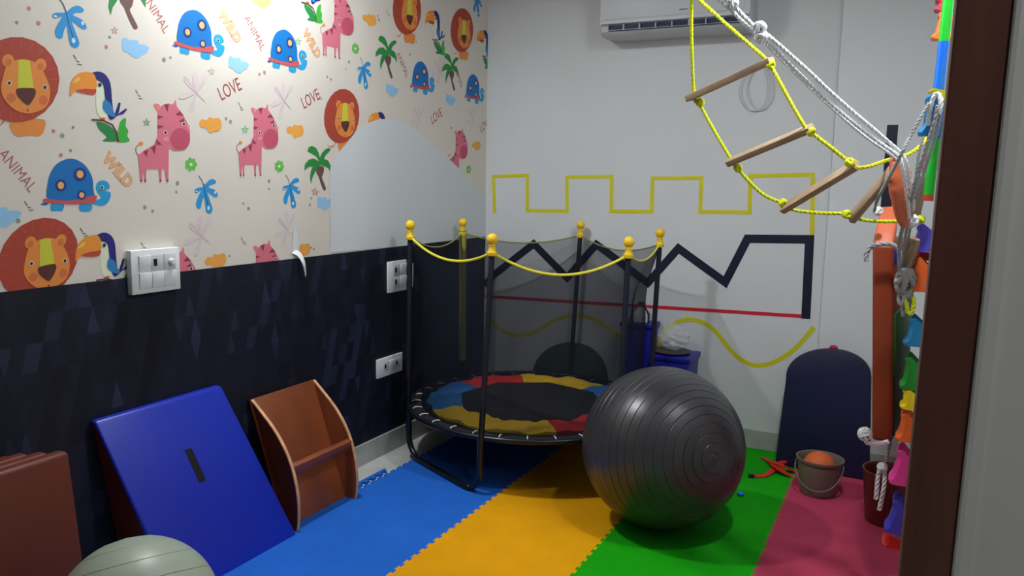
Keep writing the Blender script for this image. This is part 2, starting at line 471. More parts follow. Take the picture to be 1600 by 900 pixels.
tou = [('s', [(600, 498), (640, 520), (655, 640), (670, 730), (640, 745), (605, 700), (598, 600)], (228, 232, 208), 1),
       ('s', [(570, 462), (595, 448), (630, 450), (665, 475), (690, 530), (700, 640), (712, 712), (735, 718), (690, 748), (665, 690), (655, 600), (640, 525), (600, 498)], NV, 2),
       ('p', [(712, 722), (740, 640), (753, 645), (742, 700), (735, 712), (785, 678), (794, 684), (770, 712), (735, 720)], NV, 2),
       ('s', [(645, 630), (662, 625), (690, 650), (705, 690), (722, 730), (680, 720), (643, 680)], (48, 128, 190), 3),
       ('s', [(438, 600), (440, 530), (462, 480), (510, 452), (575, 455), (600, 500), (597, 555), (520, 555), (470, 570)], (238, 150, 56), 3),
       ('s', [(470, 570), (520, 556), (596, 552), (590, 590), (545, 590)], (196, 74, 56), 2), ('s', [(452, 515), (480, 485), (500, 492), (480, 515)], (240, 196, 80), 4),
       ('c', (622, 530, 12, 14), (60, 90, 90), 3), ('c', (622, 530, 6, 7), (20, 20, 30), 4),
       ('p', [(620, 735), (660, 735), (650, 750), (625, 750)], (206, 100, 50), 3),
       ('s', [(602, 762), (650, 770), (700, 800), (730, 850), (735, 882), (640, 882), (665, 855), (620, 810)], (36, 136, 70), 1),
       ('s', [(735, 830), (750, 760), (785, 738), (785, 790), (800, 815), (795, 850), (808, 870), (800, 885), (740, 888)], (60, 176, 62), 1),
       ('l', [(570, 748), (640, 752), (700, 780), (728, 830), (738, 888), 11], (96, 58, 52), 3)]
motif(tou, R1, (620, 600), [(155, 150), (162, 400), (680, 40), (594, 200), (757, 68), (478, -24)])
GR = (38, 140, 62)
palm = [('s', [(378, 158), (400, 138), (425, 150), (420, 190), (412, 210), (425, 245), (438, 280), (425, 292), (408, 255), (392, 205), (380, 185)], (110, 78, 72), 1),
        ('p', [(395, 110), (378, 80), (350, 62), (322, 48), (330, 22), (350, 14), (375, 25), (392, 55), (400, 88), (410, 62), (430, 38), (455, 26), (468, 38), (452, 55), (435, 72), (425, 95), (452, 105), (468, 140), (468, 182), (452, 150), (430, 142), (405, 132), (385, 150), (368, 180), (352, 215), (345, 250), (338, 215), (342, 175), (355, 142), (330, 145), (302, 168), (306, 130), (330, 100), (360, 92)], GR, 2)]
motif(palm, R4, (390, 130), [(497, 257), (604, 84), (192, -14), (704, 108)])
leaf = [('p', smooth([(1272, 268, 0), (1300, 235, 0), (1328, 220, 0), (1352, 235, 0), (1342, 252, 0), (1318, 258, 0), (1305, 275, 0), (1342, 287, 0), (1363, 322, 0), (1345, 336, 0), (1310, 312, 0), (1298, 305, 0), (1315, 360, 0), (1330, 412, 0), (1312, 438, 0), (1290, 425, 0), (1282, 375, 0), (1275, 335, 0), (1262, 370, 0), (1255, 402, 0), (1235, 405, 0), (1225, 375, 0), (1240, 330, 0), (1258, 292, 0), (1232, 308, 0), (1217, 305, 0), (1220, 285, 0), (1245, 275, 0)], 3, True), (44, 150, 216), 1),
        ('l', [(1242, 200), (1262, 228), (1276, 268), 5], (60, 90, 120), 1), ('l', [(1274, 262), (1284, 320), (1306, 400), 5], (32, 96, 150), 2),
        ('c', (1304, 402, 8, 14), (214, 232, 240), 2), ('c', (1345, 305, 6, 10), (214, 232, 240), 2), ('c', (1228, 298, 8, 5), (214, 232, 240), 2)]
leaf[0] = ('p', [(p.x, p.y) for p in leaf[0][1]], leaf[0][2], 1)
motif(leaf, R3, (1290, 330), [(322, 307), (109, 40), (455, 302), (569, 117), (746, 8)])
cloud = [('s', [(765, 245), (790, 238), (810, 250), (840, 250), (865, 255), (870, 275), (905, 280), (932, 300), (915, 330), (885, 345), (865, 362), (830, 355), (800, 330), (765, 310)], (150, 200, 238), 1)]
motif(cloud, R1, (845, 300), [(211, 75), (372, 101), (612, 141), (704, 156), (507, 317), (4, 338)])
motif([('s', c[1], (238, 206, 110), 1) for c in cloud], R1, (845, 300), [(408, 0)])
ocl = [('s', [(1243, 770), (1260, 745), (1290, 750), (1305, 732), (1330, 740), (1365, 738), (1382, 765), (1380, 800), (1360, 820), (1335, 822), (1310, 832), (1285, 800), (1255, 795)], (238, 168, 76), 1)]
motif(ocl, R1, (1315, 780), [(329, 195), (461, 205), (577, 31), (337, 408), (744, 228), (472, 391)])
fl_ = [('c', (1192 + 27 * math.cos(2 * PI * i / 7), 128 + 30 * math.sin(2 * PI * i / 7), 12, 15), (106, 190, 84), 1) for i in range(7)]
fl_ += [('c', (1192, 128, 20, 22), (106, 190, 84), 1), ('c', (1192, 128, 10, 11), (224, 222, 208), 2)]
motif(fl_, R3, (1192, 128), [(298, 257), (436, 260), (555, 76), (732, 265)])
fade = [('s', [(1228, 580), (1228 + 85 * math.cos(a) + 18 * math.sin(a), 580 + 100 * math.sin(a) - 18 * math.cos(a)), (1228 + 115 * math.cos(a), 580 + 130 * math.sin(a)), (1228 + 85 * math.cos(a) - 18 * math.sin(a), 580 + 100 * math.sin(a) + 18 * math.cos(a))], (220, 205, 205), 1) for a in (-2.3, -1.65, -1.0, 2.9, 1.9)]
fade += [('l', [(1150, 480), (1200, 540), (1235, 590), (1280, 635), 4], (204, 180, 184), 2), ('l', [(1270, 505), (1232, 585), (1195, 665), 3], (208, 190, 192), 2)]
motif(fade, R1, (1210, 570), [(302, 142), (440, 155), (310, 367), (445, 357), (685, 110), (652, 184), (737, 185)])
star = lambda c, rgb: [('l', [(c[0] + 24 * math.cos(PI / 2 + 4 * PI * i / 5), c[1] - 26 * math.sin(PI / 2 + 4 * PI * i / 5)) for i in range(6)] + [4], rgb, 1)]
for c_, rgb in (((715, 190), (206, 168, 140)), ((915, 765), (120, 170, 120)), ((1530, 810), (130, 200, 150)), ((1860, 260), (140, 190, 150)), ((1968, 2100), (206, 150, 140)), ((1320, 445), (206, 205, 180))):
    c = c_; st = star(c, rgb)
    for (kk, pts, col, lv) in st:
        for i in range(5):
            motif([('l', [pts[i], pts[i + 1], 4], col, 1)], R1, c, [(c[0] / 4, (c[1] / 4) if c[1] < 1000 else 300)])
tick = [('l', [(848, 565), (862, 590), 5], (90, 90, 80), 1), ('l', [(862, 598), (880, 606), 5], (90, 90, 80), 1), ('l', [(868, 618), (892, 620), 5], (90, 90, 80), 1)]
motif(tick, R1, (870, 595), [(217, 148), (376, 166), (121, 94), (45, 322), (131, 363), (380, 376), (500, 150), (225, 385), (606, 20)])
for i, (dx, dy) in enumerate(((171, 58), (166, 73), (256, 93), (266, 90), (83, 205), (97, 212), (114, 199), (45, 13), (277, 286), (275, 300), (238, 330), (226, 324), (110, 235), (95, 242), (388, 326), (380, 318), (353, 185), (360, 190), (486, 310), (484, 320), (420, 283), (420, 295),
                              (405, 116), (413, 113), (511, 120), (517, 124), (545, 97), (540, 108), (590, 25), (592, 31), (26, 35), (60, 36), (28, 345), (486, 387), (490, 389), (320, 290), (650, 66), (640, 85), (705, 200), (358, 400))):
    c = W(dx, dy); rr = .005 + .003 * ((i * 7) % 3) / 2
    PP.poly([(c.y + rr * math.cos(2 * PI * k / 8), c.z + rr * math.sin(2 * PI * k / 8)) for k in range(8)], ((120, 150, 110), (200, 130, 120), (150, 150, 145))[i % 3], 1, False)


def text_on_paper(txt, px, py, ang, h, rgb, wx=1.0, outline=False):
    cu = bpy.data.curves.new('t', 'FONT'); cu.body = txt; cu.size = h * 1.4; cu.align_x = 'CENTER'; cu.align_y = 'CENTER'
    cu.resolution_u = 3
    if outline: cu.offset = .0035
    ob = bpy.data.objects.new('t', cu); COL.objects.link(ob)
    dg = bpy.context.evaluated_depsgraph_get(); me = bpy.data.meshes.new_from_object(ob.evaluated_get(dg))
    c = W(px, py); ca, sa = math.cos(ang), math.sin(ang)

    def put(lv, rgb_, k=1):
        PP.g.cur = PP.mi(rgb_); V = []
        for v in me.vertices:
            x, y = v.co.x * wx, v.co.y
            V.append((XL + .0006 + .00035 * lv, c.y + x * ca - y * sa, c.z + x * sa + y * ca))
        PP.g.add(V, [tuple(p.vertices) for p in me.polygons])
    put(1, rgb)
    bpy.data.objects.remove(ob); bpy.data.curves.remove(cu)
    if outline:
        cu = bpy.data.curves.new('t', 'FONT'); cu.body = txt; cu.size = h * 1.4; cu.align_x = 'CENTER'; cu.align_y = 'CENTER'; cu.offset = -.0015
        ob = bpy.data.objects.new('t', cu); COL.objects.link(ob)
        dg = bpy.context.evaluated_depsgraph_get(); me = bpy.data.meshes.new_from_object(ob.evaluated_get(dg)); put(2, (226, 214, 196))
        bpy.data.objects.remove(ob); bpy.data.curves.remove(cu)


for (x, y) in ((359, 140), (485, 155), (682, 182), (757, 196)): text_on_paper('LOVE', x, y, math.radians(27), .052, (160, 70, 72), .72)
for (x, y) in ((184, 267), (359, 42), (487, 69)): text_on_paper('WILD', x, y, math.radians(-47), .042, (224, 160, 104), .9, True)
for (x, y) in ((27, 267), (243, 20), (398, 52), (629, 102), (716, 120)): text_on_paper('ANIMAL', x, y, math.radians(-52), .036, (176, 106, 104), .8)
me_mats = []
for rgb in PP.mats: me_mats.append(mat('wallpaper_ink', rgb, .6))
wp = PP.g.build('wallpaper', me_mats, wl, smooth_=False)
bm_ = bmesh.new(); bm_.from_mesh(wp.data)
bmesh.ops.bisect_plane(bm_, geom=bm_.verts[:] + bm_.edges[:] + bm_.faces[:], plane_co=(0, YB - .0005, 0), plane_no=(0, 1, 0), clear_outer=True)
bmesh.ops.bisect_plane(bm_, geom=bm_.verts[:] + bm_.edges[:] + bm_.faces[:], plane_co=(0, 0, 1.095), plane_no=(0, 0, -1), clear_outer=True)
for f_ in bm_.faces:
    if f_.normal.x < 0: f_.normal_flip()
bm_.to_mesh(wp.data); bm_.free()
lab(wp, 'cream wallpaper printed with lions, turtles, toucans, palms and words')
# white repainted patch where the paper is gone
pp_ = [(515, 395), (515, 262), (527, 240), (542, 222), (556, 206), (575, 192), (598, 186), (622, 189), (650, 204), (672, 222), (692, 240), (715, 262), (735, 282), (756, 305), (756, 372)]
q = [at(a, b, X=XL) for a, b in pp_]; q = [Vector((XL + .0036, min(p.y, YB - .0005), max(p.z, 1.1))) for p in q]
q = [q[0]] + smooth(q[1:-1], 4) + [q[-1]]
q[-1].y = YB - .0005; q[-2].y = YB - .0005
o = G().add(q, [tuple(range(len(q)))]).build('bare_patch', 'patch', wl, smooth_=False)
bmx = bmesh.new(); bmx.from_mesh(o.data)
for f_ in bmx.faces:
    if f_.normal.x < 0: f_.normal_flip()
bmx.to_mesh(o.data); bmx.free()
lab(o, 'arched white painted patch breaking the wallpaper')
# navy dado paper with a lattice of triangles and slanted bars
ZD = 1.113
me = bpy.data.meshes.new('dado'); V = []; Fc = []; Cc = []
cw_, ch_ = .05, .092
nx, nz = int((YB + .6) / cw_) + 2, int((ZD - .11) / ch_) + 2
shade = {}
rnd = random.Random(3)
for j in range(-1, nz):
    for i in range(-nz, nx * 2):
        for t in (0, 1):
            shade[(i, j, t)] = rnd.choice([.4, .42, .45, .45, .5, .5, .55, .6]) * (2.3 if rnd.random() < .07 else 1)
for j in range(nz + 1):           # slanted bars: runs of cells leaning one way share a shade
    for i in range(-nz, nx * 2):
        if rnd.random() < .085:
            sh = rnd.choice([.3, .35, .75, .95, 1.1]); d = rnd.choice((0, 1))
            for k in range(rnd.randint(2, 4)):
                for t in (0, 1): shade[(i - (k if d else 0), j - k, t)] = sh
Y0 = -.5
for j in range(nz):
    z0, z1 = .11 + j * ch_, .11 + (j + 1) * ch_
    for i in range(-1, nx + nz):
        a = Y0 + i * cw_ + (j % 2) * cw_ / 2
        for t, tri in ((0, [(a, z0), (a + cw_, z0), (a + cw_ / 2, z1)]), (1, [(a + cw_ / 2, z1), (a + cw_, z0), (a + 1.5 * cw_, z1)])):
            if tri[0][0] > YB + .1: continue
            o_ = len(V); V += [(XL + .0045, y, z) for y, z in tri]; Fc.append((o_, o_ + 1, o_ + 2)); Cc.append(shade.get((i - j // 2, j, t), .8))
me.from_pydata(V, [], Fc)
ca = me.color_attributes.new('print', 'FLOAT_COLOR', 'CORNER')
for p, s_ in zip(me.polygons, Cc):
    for li in p.loop_indices: ca.data[li].color = (s_, s_, s_ * 1.0, 1)
bm_ = bmesh.new(); bm_.from_mesh(me)
for co, no in (((0, YB - .0005, 0), (0, 1, 0)), ((0, 0, ZD), (0, 0, 1)), ((0, -.5, 0), (0, -1, 0))):
    bmesh.ops.bisect_plane(bm_, geom=bm_.verts[:] + bm_.edges[:] + bm_.faces[:], plane_co=co, plane_no=no, clear_outer=True)
for f_ in bm_.faces:
    if f_.normal.x < 0: f_.normal_flip()
bm_.to_mesh(me); bm_.free()
md = mat('navy_diamond_wallpaper', (30, 34, 52), .55, spec=.3); nt = md.node_tree
at_ = nt.nodes.new('ShaderNodeVertexColor'); at_.layer_name = 'print'
mx = nt.nodes.new('ShaderNodeMixRGB'); mx.blend_type = 'MULTIPLY'; mx.inputs[0].default_value = 1
mx.inputs[1].default_value = lin((32, 38, 60)); nt.links.new(at_.outputs[0], mx.inputs[2]); nt.links.new(mx.outputs[0], nt.nodes['Principled BSDF'].inputs['Base Color'])
me.materials.append(md)
o = bpy.data.objects.new('dado_paper', me); COL.objects.link(o); o.parent = wl
lab(o, 'navy black lower wallpaper with faint diamonds')
# torn tongue of paper
g = G(); a = [at(*p, X=XL + .0052) for p in ((460, 348), (456, 395), (468, 397), (466, 372))]
g.add(a, [(0, 1, 2, 3)])
path = [at(459, 393, X=XL + .006), at(468, 398, X=XL + .02), at(475, 412, X=XL + .035), at(478, 431, X=XL + .03)]
path = smooth(path, 6); v = []; n = len(path)
for i, p in enumerate(path):
    wd = .012 * (1 - i / (n - 1)) + .003; v += [p + Vector((0, wd, .006)), p - Vector((0, wd, .006))]
g.add(v, [(2 * i, 2 * i + 1, 2 * i + 3, 2 * i + 2) for i in range(n - 1)])
lab(g.build('torn_paper', 'white_plastic', wl), 'white peeled tongue of torn wallpaper')
g = G(); g.add([at(*p, X=XL + .0052) for p in ((642, 408), (646, 412), (645, 448), (641, 449))], [(0, 1, 2, 3)])
g.build('torn_slit', 'white_plastic', wl)


# ------------------------------------------------------------------ switch plates on the left wall
def W2(px, py, e): return at(px, py, X=XL + e)


def plate(label, corners, e, mods, rows, cols, special=()):
    a, b, c, d = [W2(*p, e) for p in corners]
    y0 = (a.y + d.y) / 2; y1 = (b.y + c.y) / 2; z1 = (a.z + b.z) / 2; z0 = (c.z + d.z) / 2
    t = thing('switch_plate', label, 'switch', (XL, (y0 + y1) / 2, z0))
    G().box((XL + .004, y0, z0), (XL + e, y1, z1), .003).build('plate', 'white_plastic', t)
    W_, H_ = y1 - y0, z1 - z0
    mx0, mx1, mz0, mz1 = mods
    for r in range(rows):
        for c_ in range(cols):
            ya = y0 + W_ * (mx0 + (mx1 - mx0) * c_ / cols) + .001; yb = y0 + W_ * (mx0 + (mx1 - mx0) * (c_ + 1) / cols) - .001
            za = z0 + H_ * (mz0 + (mz1 - mz0) * r / rows) + .0025; zb = z0 + H_ * (mz0 + (mz1 - mz0) * (r + 1) / rows) - .0025
            kind = special.get((r, c_), 's') if special else 's'
            mo = G().box((XL + e - .001, ya - .001, za - .001), (XL + e + .0006, yb + .001, zb + .001)).build('module', 'grey_plastic', t)
            if kind == 's':
                G().hexa([(XL + e, ya, za), (XL + e, yb, za), (XL + e, yb, zb), (XL + e, ya, zb), (XL + e + .002, ya, za), (XL + e + .002, yb, za), (XL + e + .006, yb, zb), (XL + e + .006, ya, zb)], .0008).build('switch', 'white_plastic', mo)
            elif kind == 'o':
                G().box((XL + e, ya, za), (XL + e + .003, yb, zb), .001).build('socket', 'offwhite', mo)
                G().box((XL + e + .003, ya + (yb - ya) * .15, za + (zb - za) * .3), (XL + e + .0036, ya + (yb - ya) * .45, zb - (zb - za) * .25)).build('socket_hole', 'black', mo)
            elif kind == 'k':
                G().box((XL + e, ya, za), (XL + e + .003, yb, zb), .001).build('dimmer', 'offwhite', mo)
                G().lathe([(.011, 0), (.011, .012), (.009, .016), (0, .016)], (XL + e + .003, (ya + yb) / 2 + .004, (za + zb) / 2), 20, (1, 0, 0)).build('knob', 'white_plastic', mo)


plate('large white switch board with six modules at the seam of cream and navy papers', [(205, 392), (281, 386), (282, 452), (206, 461)], .03,
      (.14, .9, .1, .88), 2, 3, {(1, 1): 'o', (1, 2): 'k'})
plate('upright white switch plate beside the trampoline net', [(607, 410), (636, 405), (635, 453), (607, 458)], .016, (.27, .97, .12, .9), 2, 2, {(0, 0): 'o', (1, 0): 'o'})
plate('low wide white socket plate on the navy paper, above the floor skirting', [(590, 562), (629, 551), (629, 580), (590, 591)], .016, (.22, .9, .25, .8), 1, 3, {(0, 0): 'o', (0, 2): 'o'})


# ------------------------------------------------------------------ tape lines on the back wall
def tape(name, label, pts, wd, mt, e=.001, sm=False, Yp=None):
    Yp = Yp or YB
    P = [at(*p, Y=Yp) for p in pts]
    P = [Vector((p.x, 0, p.z)) for p in P]
    if sm: P = smooth(P, 8)
    n = len(P); A = []; B = []
    for i in range(n):
        if i == 0: t = (P[1] - P[0]).normalized(); nn = Vector((-t.z, 0, t.x)); k = 1
        elif i == n - 1: t = (P[-1] - P[-2]).normalized(); nn = Vector((-t.z, 0, t.x)); k = 1
        else:
            t1 = (P[i] - P[i - 1]).normalized(); t2 = (P[i + 1] - P[i]).normalized()
            n1 = Vector((-t1.z, 0, t1.x)); n2 = Vector((-t2.z, 0, t2.x)); nn = (n1 + n2).normalized(); k = min(1.8, 1 / max(.3, nn.dot(n1)))
        A.append(P[i] + nn * wd / 2 * k); B.append(P[i] - nn * wd / 2 * k)
    g = G(); v = [];
    for a, b in zip(A, B):
        v += [(a.x, Yp - e, a.z), (b.x, Yp - e, b.z), (a.x, Yp - .0001, a.z), (b.x, Yp - .0001, b.z)]
    f = []
    for i in range(n - 1):
        o = 4 * i
        f += [(o, o + 1, o + 5, o + 4), (o + 2, o + 6, o + 7, o + 3), (o, o + 4, o + 6, o + 2), (o + 1, o + 3, o + 7, o + 5)]
    f += [(0, 2, 3, 1), (4 * n - 4, 4 * n - 3, 4 * n - 1, 4 * n - 2)]
    g.add(v, f)
    return tag(g.build(name, mt, smooth_=False), label, 'tape')


tape('tape_line', 'thin yellow tape in a castle battlement outline high on the white wall', [(773, 333), (771, 276), (824, 274), (824, 329), (886, 330), (886, 277), (956, 276), (955, 330), (1018, 331), (1020, 279), (1096, 278), (1094, 331), (1171, 332), (1173, 275), (1270, 273), (1269, 367)], .022, 'yellow_tape')
tape('tape_line', 'broad navy black zigzag tape line running behind the trampoline net', [(757, 446), (771, 430), (834, 381), (886, 434), (932, 382), (1012, 442), (1060, 388), (1133, 441), (1168, 373), (1265, 374), (1259, 498)], .046, 'navy_tape', .0015)
tape('tape_line', 'straight sloping red tape line across the white wall', [(758, 463), (1252, 494)], .02, 'red_tape')
tape('tape_line', 'wavy yellow tape line low on the white wall', [(757, 484), (775, 508), (800, 523), (835, 519), (868, 500), (900, 493), (930, 500), (960, 520), (995, 547), (1022, 543), (1042, 515), (1065, 501), (1090, 501), (1115, 515), (1140, 545), (1160, 563), (1185, 571), (1215, 563), (1245, 542), (1272, 511)], .024, 'yellow_tape', .0012, True)
tape('tape_line', 'short upright navy black tape strip near the right corner behind the swing', [(1395, 195), (1384, 330)], .05, 'navy_tape', .0015, False, YB - .09)
# faint loop of cable on the wall behind the ladder
g = G(); pts = [at(*p, Y=YB - .012) for p in ((1186, 100), (1165, 118), (1156, 145), (1166, 167), (1182, 173), (1196, 160), (1200, 130), (1194, 105))]
g.tube(smooth(pts, 6, True), .0035, 6, True)
pts = [at(*p, Y=YB - .008) for p in ((1190, 100), (1172, 120), (1168, 145), (1178, 166), (1192, 172), (1206, 155), (1208, 128), (1200, 104))]
g.tube(smooth(pts, 6, True), .0035, 6, True)
tag(g.build('cable_coil', 'offwhite'), 'thin pale coil of cable hung on the white wall behind the rope ladder', 'cable')

# ------------------------------------------------------------------ floor mats
def teeth(a, b, n=11, d=.006):
    """jigsaw boundary from a to b"""
    a = Vector(a); b = Vector(b); t = (b - a); L = t.length; t.normalize(); nn = Vector((-t.y, t.x)); p = L / n; out = [a]
    for i in range(n):
        s0 = i * p
        out += [a + t * (s0 + p * .28) - nn * d, a + t * (s0 + p * .20) + nn * d, a + t * (s0 + p * .80) + nn * d, a + t * (s0 + p * .72) - nn * d]
    out.append(b)
    return out


def slab2d(poly, z0, z1, name, mt, bev=0):
    g = G(); g.prism([(p.x, p.y, z0) for p in poly], (0, 0, z1 - z0))
    return g.build(name, mt, smooth_=False)


TX = [-2.232, -1.63, -1.03, -.426, .135]
TY = [1.48, 2.08, 2.68, 3.28, 3.88, YB - .03]
cn = ['blue', 'yellow', 'green', 'pink']
where = {0: 'in the row nearest the doorway', 1: 'in the second row from the doorway', 2: 'in the middle row', 3: 'in the second row from the back wall', 4: 'in the row against the back wall'}
near = {(0, 1): 'beside the leaning blue wedge', (0, 2): 'in front of the trampoline foot', (0, 3): 'under the trampoline', (1, 2): 'bordering the big ball and trampoline legs', (1, 1): 'at the front of the picture',
        (2, 2): 'under the big dark ball', (2, 1): 'in front of the big dark ball', (3, 3): 'under the bucket', (3, 2): 'in front of the bucket', (2, 3): 'behind the big dark ball', (3, 1): 'at the bottom edge by the dark door frame'}
for i in range(4):
    for j in range(5):
        x0, x1, y0, y1 = TX[i], TX[i + 1], TY[j], TY[j + 1]
        nw = max(1, round((x1 - x0) / .0545)); nh = round((y1 - y0) / .0545)
        e1 = teeth((x0, y0), (x1, y0), nw) if j else [Vector((x0, y0)), Vector((x1, y0))]
        e2 = teeth((x1, y0), (x1, y1), nh) if i < 3 else [Vector((x1, y0)), Vector((x1, y1))]
        e3 = (teeth((x0, y1), (x1, y1), nw) if j < 4 else [Vector((x0, y1)), Vector((x1, y1))])[::-1]
        e4 = (teeth((x0, y0), (x0, y1), nh))[::-1]
        poly = e1[:-1] + e2[:-1] + e3[:-1] + e4[:-1]
        if j == 4 and i == 3: pass
        o = slab2d(poly, .0005, .0125, 'foam_floor_mat', cn[i] + '_foam')
        lb = cn[i] + ' interlocking foam floor tile ' + (near.get((i, j)) or where[j])
        tag(o, lb, 'floor mat', cn[i] + ' foam tiles')
# loose border strip
ex = TX[0] - .03
st = teeth((ex, 2.30), (ex, 3.13), 15, .008)
poly = st + [Vector((ex - .026, 3.15)), Vector((ex - .03, 2.30))]
tag(slab2d(poly[::-1], .0005, .0125, 'foam_edge_strip', 'blue_foam'), 'narrow loose blue foam edging strip with teeth, on the grey floor', 'edging strip')


# ------------------------------------------------------------------ gym balls
def gymball(name, label, c, r, mt, axis, groove=6.4, gd=.0026):
    t = thing(name, label, 'exercise ball', (c[0], c[1], .0125))
    prof = []; th = 0
    prof.append((0, r))
    angs = []
    k = groove * .6
    while k < 180 - groove * .4:
        angs.append(k); k += groove
    last = 0
    for a in angs:
        for s_ in range(1, 5): prof.append((r, last + (a - .42 - last) * s_ / 4))
        prof.append((r, a - .36)); prof.append((r - gd, a)); prof.append((r, a + .36))
        last = a + .42; prof.append((r, last))
    prof = [(0, r)] + [(p[0] * math.sin(math.radians(p[1])), p[0] * math.cos(math.radians(p[1]))) for p in prof[1:]] + [(0, -r)]
    g = G().lathe(prof, (c[0], c[1], r + .0125), 128, axis)
    b = g.build('ball_skin', mt, t, ang=70)
    A = Vector(axis).normalized()
    G().lathe([(.012, -.002), (.012, .0015), (.007, .003), (0, .003)], Vector((c[0], c[1], r + .0125)) + A * r, 20, A).build('plug', 'grey_in', t)
    return t


bc = Vector((-.882, 3.231, .352))
pp0 = at(1118, 716, Y=3.0)
# where the valve pole meets the ball
d_ = (pp0 - CAM).normalized(); oc = CAM - bc; b_ = oc.dot(d_); tt = -b_ - math.sqrt(b_ * b_ - oc.dot(oc) + .352 ** 2)
ax = (CAM + d_ * tt - bc).normalized()
gymball('exercise_ball', 'huge dark grey ribbed exercise ball in front of the trampoline', (-.872, 3.205), .344, 'ball', ax)
gymball('exercise_ball', 'smaller pale grey green ribbed exercise ball at the lower left corner', (-1.86, 1.385), .222, 'ball2', (.5, -.25, -1), 17)

# ------------------------------------------------------------------ trampoline
CX, CY, RR, ZR = -1.748, 3.732, .652, .292
ph0 = math.radians(214.4)
T = thing('trampoline', 'round hexagonal-post mini trampoline with red, yellow and blue pads and black safety net', 'trampoline', (CX, CY, 0))


def pol(r, a, z): return Vector((CX + r * math.cos(a), CY + r * math.sin(a), z))


G().tube([pol(RR, 2 * PI * i / 72, ZR) for i in range(72)], .014, 10, True).build('ring_frame', 'tramp_metal', T)
vert = [ph0 + k * PI / 3 for k in range(6)]
for k in (0, 2, 4):
    a, b = pol(RR, vert[k], ZR), pol(RR, vert[k + 1], ZR); mid = (a + b) / 2; od = (mid - Vector((CX, CY, ZR))).normalized() * .01
    if k == 4: od = Vector((0, 0, 0))
    dn = Vector((0, 0, -ZR + .028)); ch = (b - a).normalized()
    pts = [a, a + Vector((0, 0, -.12)), a + Vector((0, 0, -.19)) + ch * .002, a + Vector((0, 0, -.235)) + ch * .03, a + dn + ch * .075, a + dn + ch * .12 + od,
           b + dn - ch * .12 + od, b + dn - ch * .075, b + Vector((0, 0, -.235)) - ch * .03, b + Vector((0, 0, -.19)) - ch * .002, b + Vector((0, 0, -.12)), b]
    G().tube(smooth(pts, 5), .0155, 10).build('leg', 'tramp_metal', T)
topx = [(641, 366), (769, 390), (982, 394), (1031, 378), (907, 364), (723, 360)]
tops = []
for k in range(6):
    Y = min(pol(RR, vert[k], 0).y, YB - .06); tp = at(*topx[k], Y=Y); tops.append(tp)
    bt = pol(RR + .004, vert[k], ZR - .14); bt.y = min(bt.y, YB - .02)
    pole = G().tube([bt, bt.lerp(tp, .28)], .0145, 12).build('pole', 'tramp_metal', T)
    lo = bt.lerp(tp, .24)
    G().tube([lo, lo.lerp(tp, .5), tp - Vector((0, 0, .0))], .0135 if k != 5 else .022, 14).build('pole_sleeve', 'olive_foam' if k == 5 else 'tramp_foam', pole)
    g = G().lathe([(a_ * .9, b_ * .92) for a_, b_ in [(.024, -.03), (.026, -.026), (.026, -.012), (.022, -.01), (.018, .0), (.016, .016), (.018, .02), (.013, .024), (.0245, .036), (.029, .05), (.0245, .066), (.012, .077), (0, .079)]], tp, 24)
    g.build('finial', 'yellow_plastic', pole)
# sagging top edge, inner net
NSEG = 16
sagv = [.078, .098, .055, .06, .055, .07]
edge = []
for k in range(6):
    a, b = tops[k] - Vector((0, 0, .012)), tops[(k + 1) % 6] - Vector((0, 0, .012))
    row = []
    for i in range(NSEG):
        t = i / NSEG; p = a.lerp(b, t); p.z -= sagv[k] * 4 * t * (1 - t)
        row.append(p)
    edge += row
    pts = row + [b]
    rad = .0068 if k in (0, 1) else (.0045 if k == 2 else .004)
    G().tube(pts, rad, 8).build('net_trim', 'yellow_tube' if k in (0, 1, 2) else 'olive_tube', T)
V = []; Fn = []; NR = 14
ne = len(edge)
for r in range(NR + 1):
    t = r / NR
    for i, p in enumerate(edge):
        a = math.atan2(p.y - CY, p.x - CX); rp = math.hypot(p.x - CX, p.y - CY)
        kk = (i % NSEG) / NSEG
        rb = .585
        s_ = min(1, t / .35); s_ = s_ * s_ * (3 - 2 * s_)
        rad = rp + (rb - rp) * s_ + .006 * math.sin(a * 9 + r * .8) * math.sin(PI * t)
        if 0 <= i - 3 * NSEG < 3: rad -= .05 * math.sin(PI * min(1, t * 1.3)) * (1 - (i - 3 * NSEG) / 3)
        V.append((CX + rad * math.cos(a), min(YB - .012, CY + rad * math.sin(a)), p.z + (ZR + .004 - p.z) * t))
for r in range(NR):
    for i in range(ne):
        j = (i + 1) % ne; Fn.append((r * ne + i, (r + 1) * ne + i, (r + 1) * ne + j, r * ne + j))
G().add(V, Fn).build('safety_net', 'net', T, ang=80)
# bed: black annulus, coloured pads, centre, bungees
g = G(); n = 72
prof = [(0, 0), (.3, -.001), (.595, .0), (.597, .006), (.3, .005), (0, .004)]
g.lathe(prof[:], (CX, CY, ZR - .004), n)
g.build('jumping_bed', 'annulus', T)
OC = [pol(.405, math.radians(190 + 45 * i), ZR + .012) for i in range(8)]
CXi = Vector((CX, CY, 0))
g = G(); g.prism([p for p in OC], (0, 0, -.009)); g.build('bed_centre', 'jump', T, smooth_=False)


def oct_r(a, ri=.405, off=190):
    s_ = (math.degrees(a) - off) % 45 - 22.5
    return ri * math.cos(PI / 8) / math.cos(math.radians(s_))


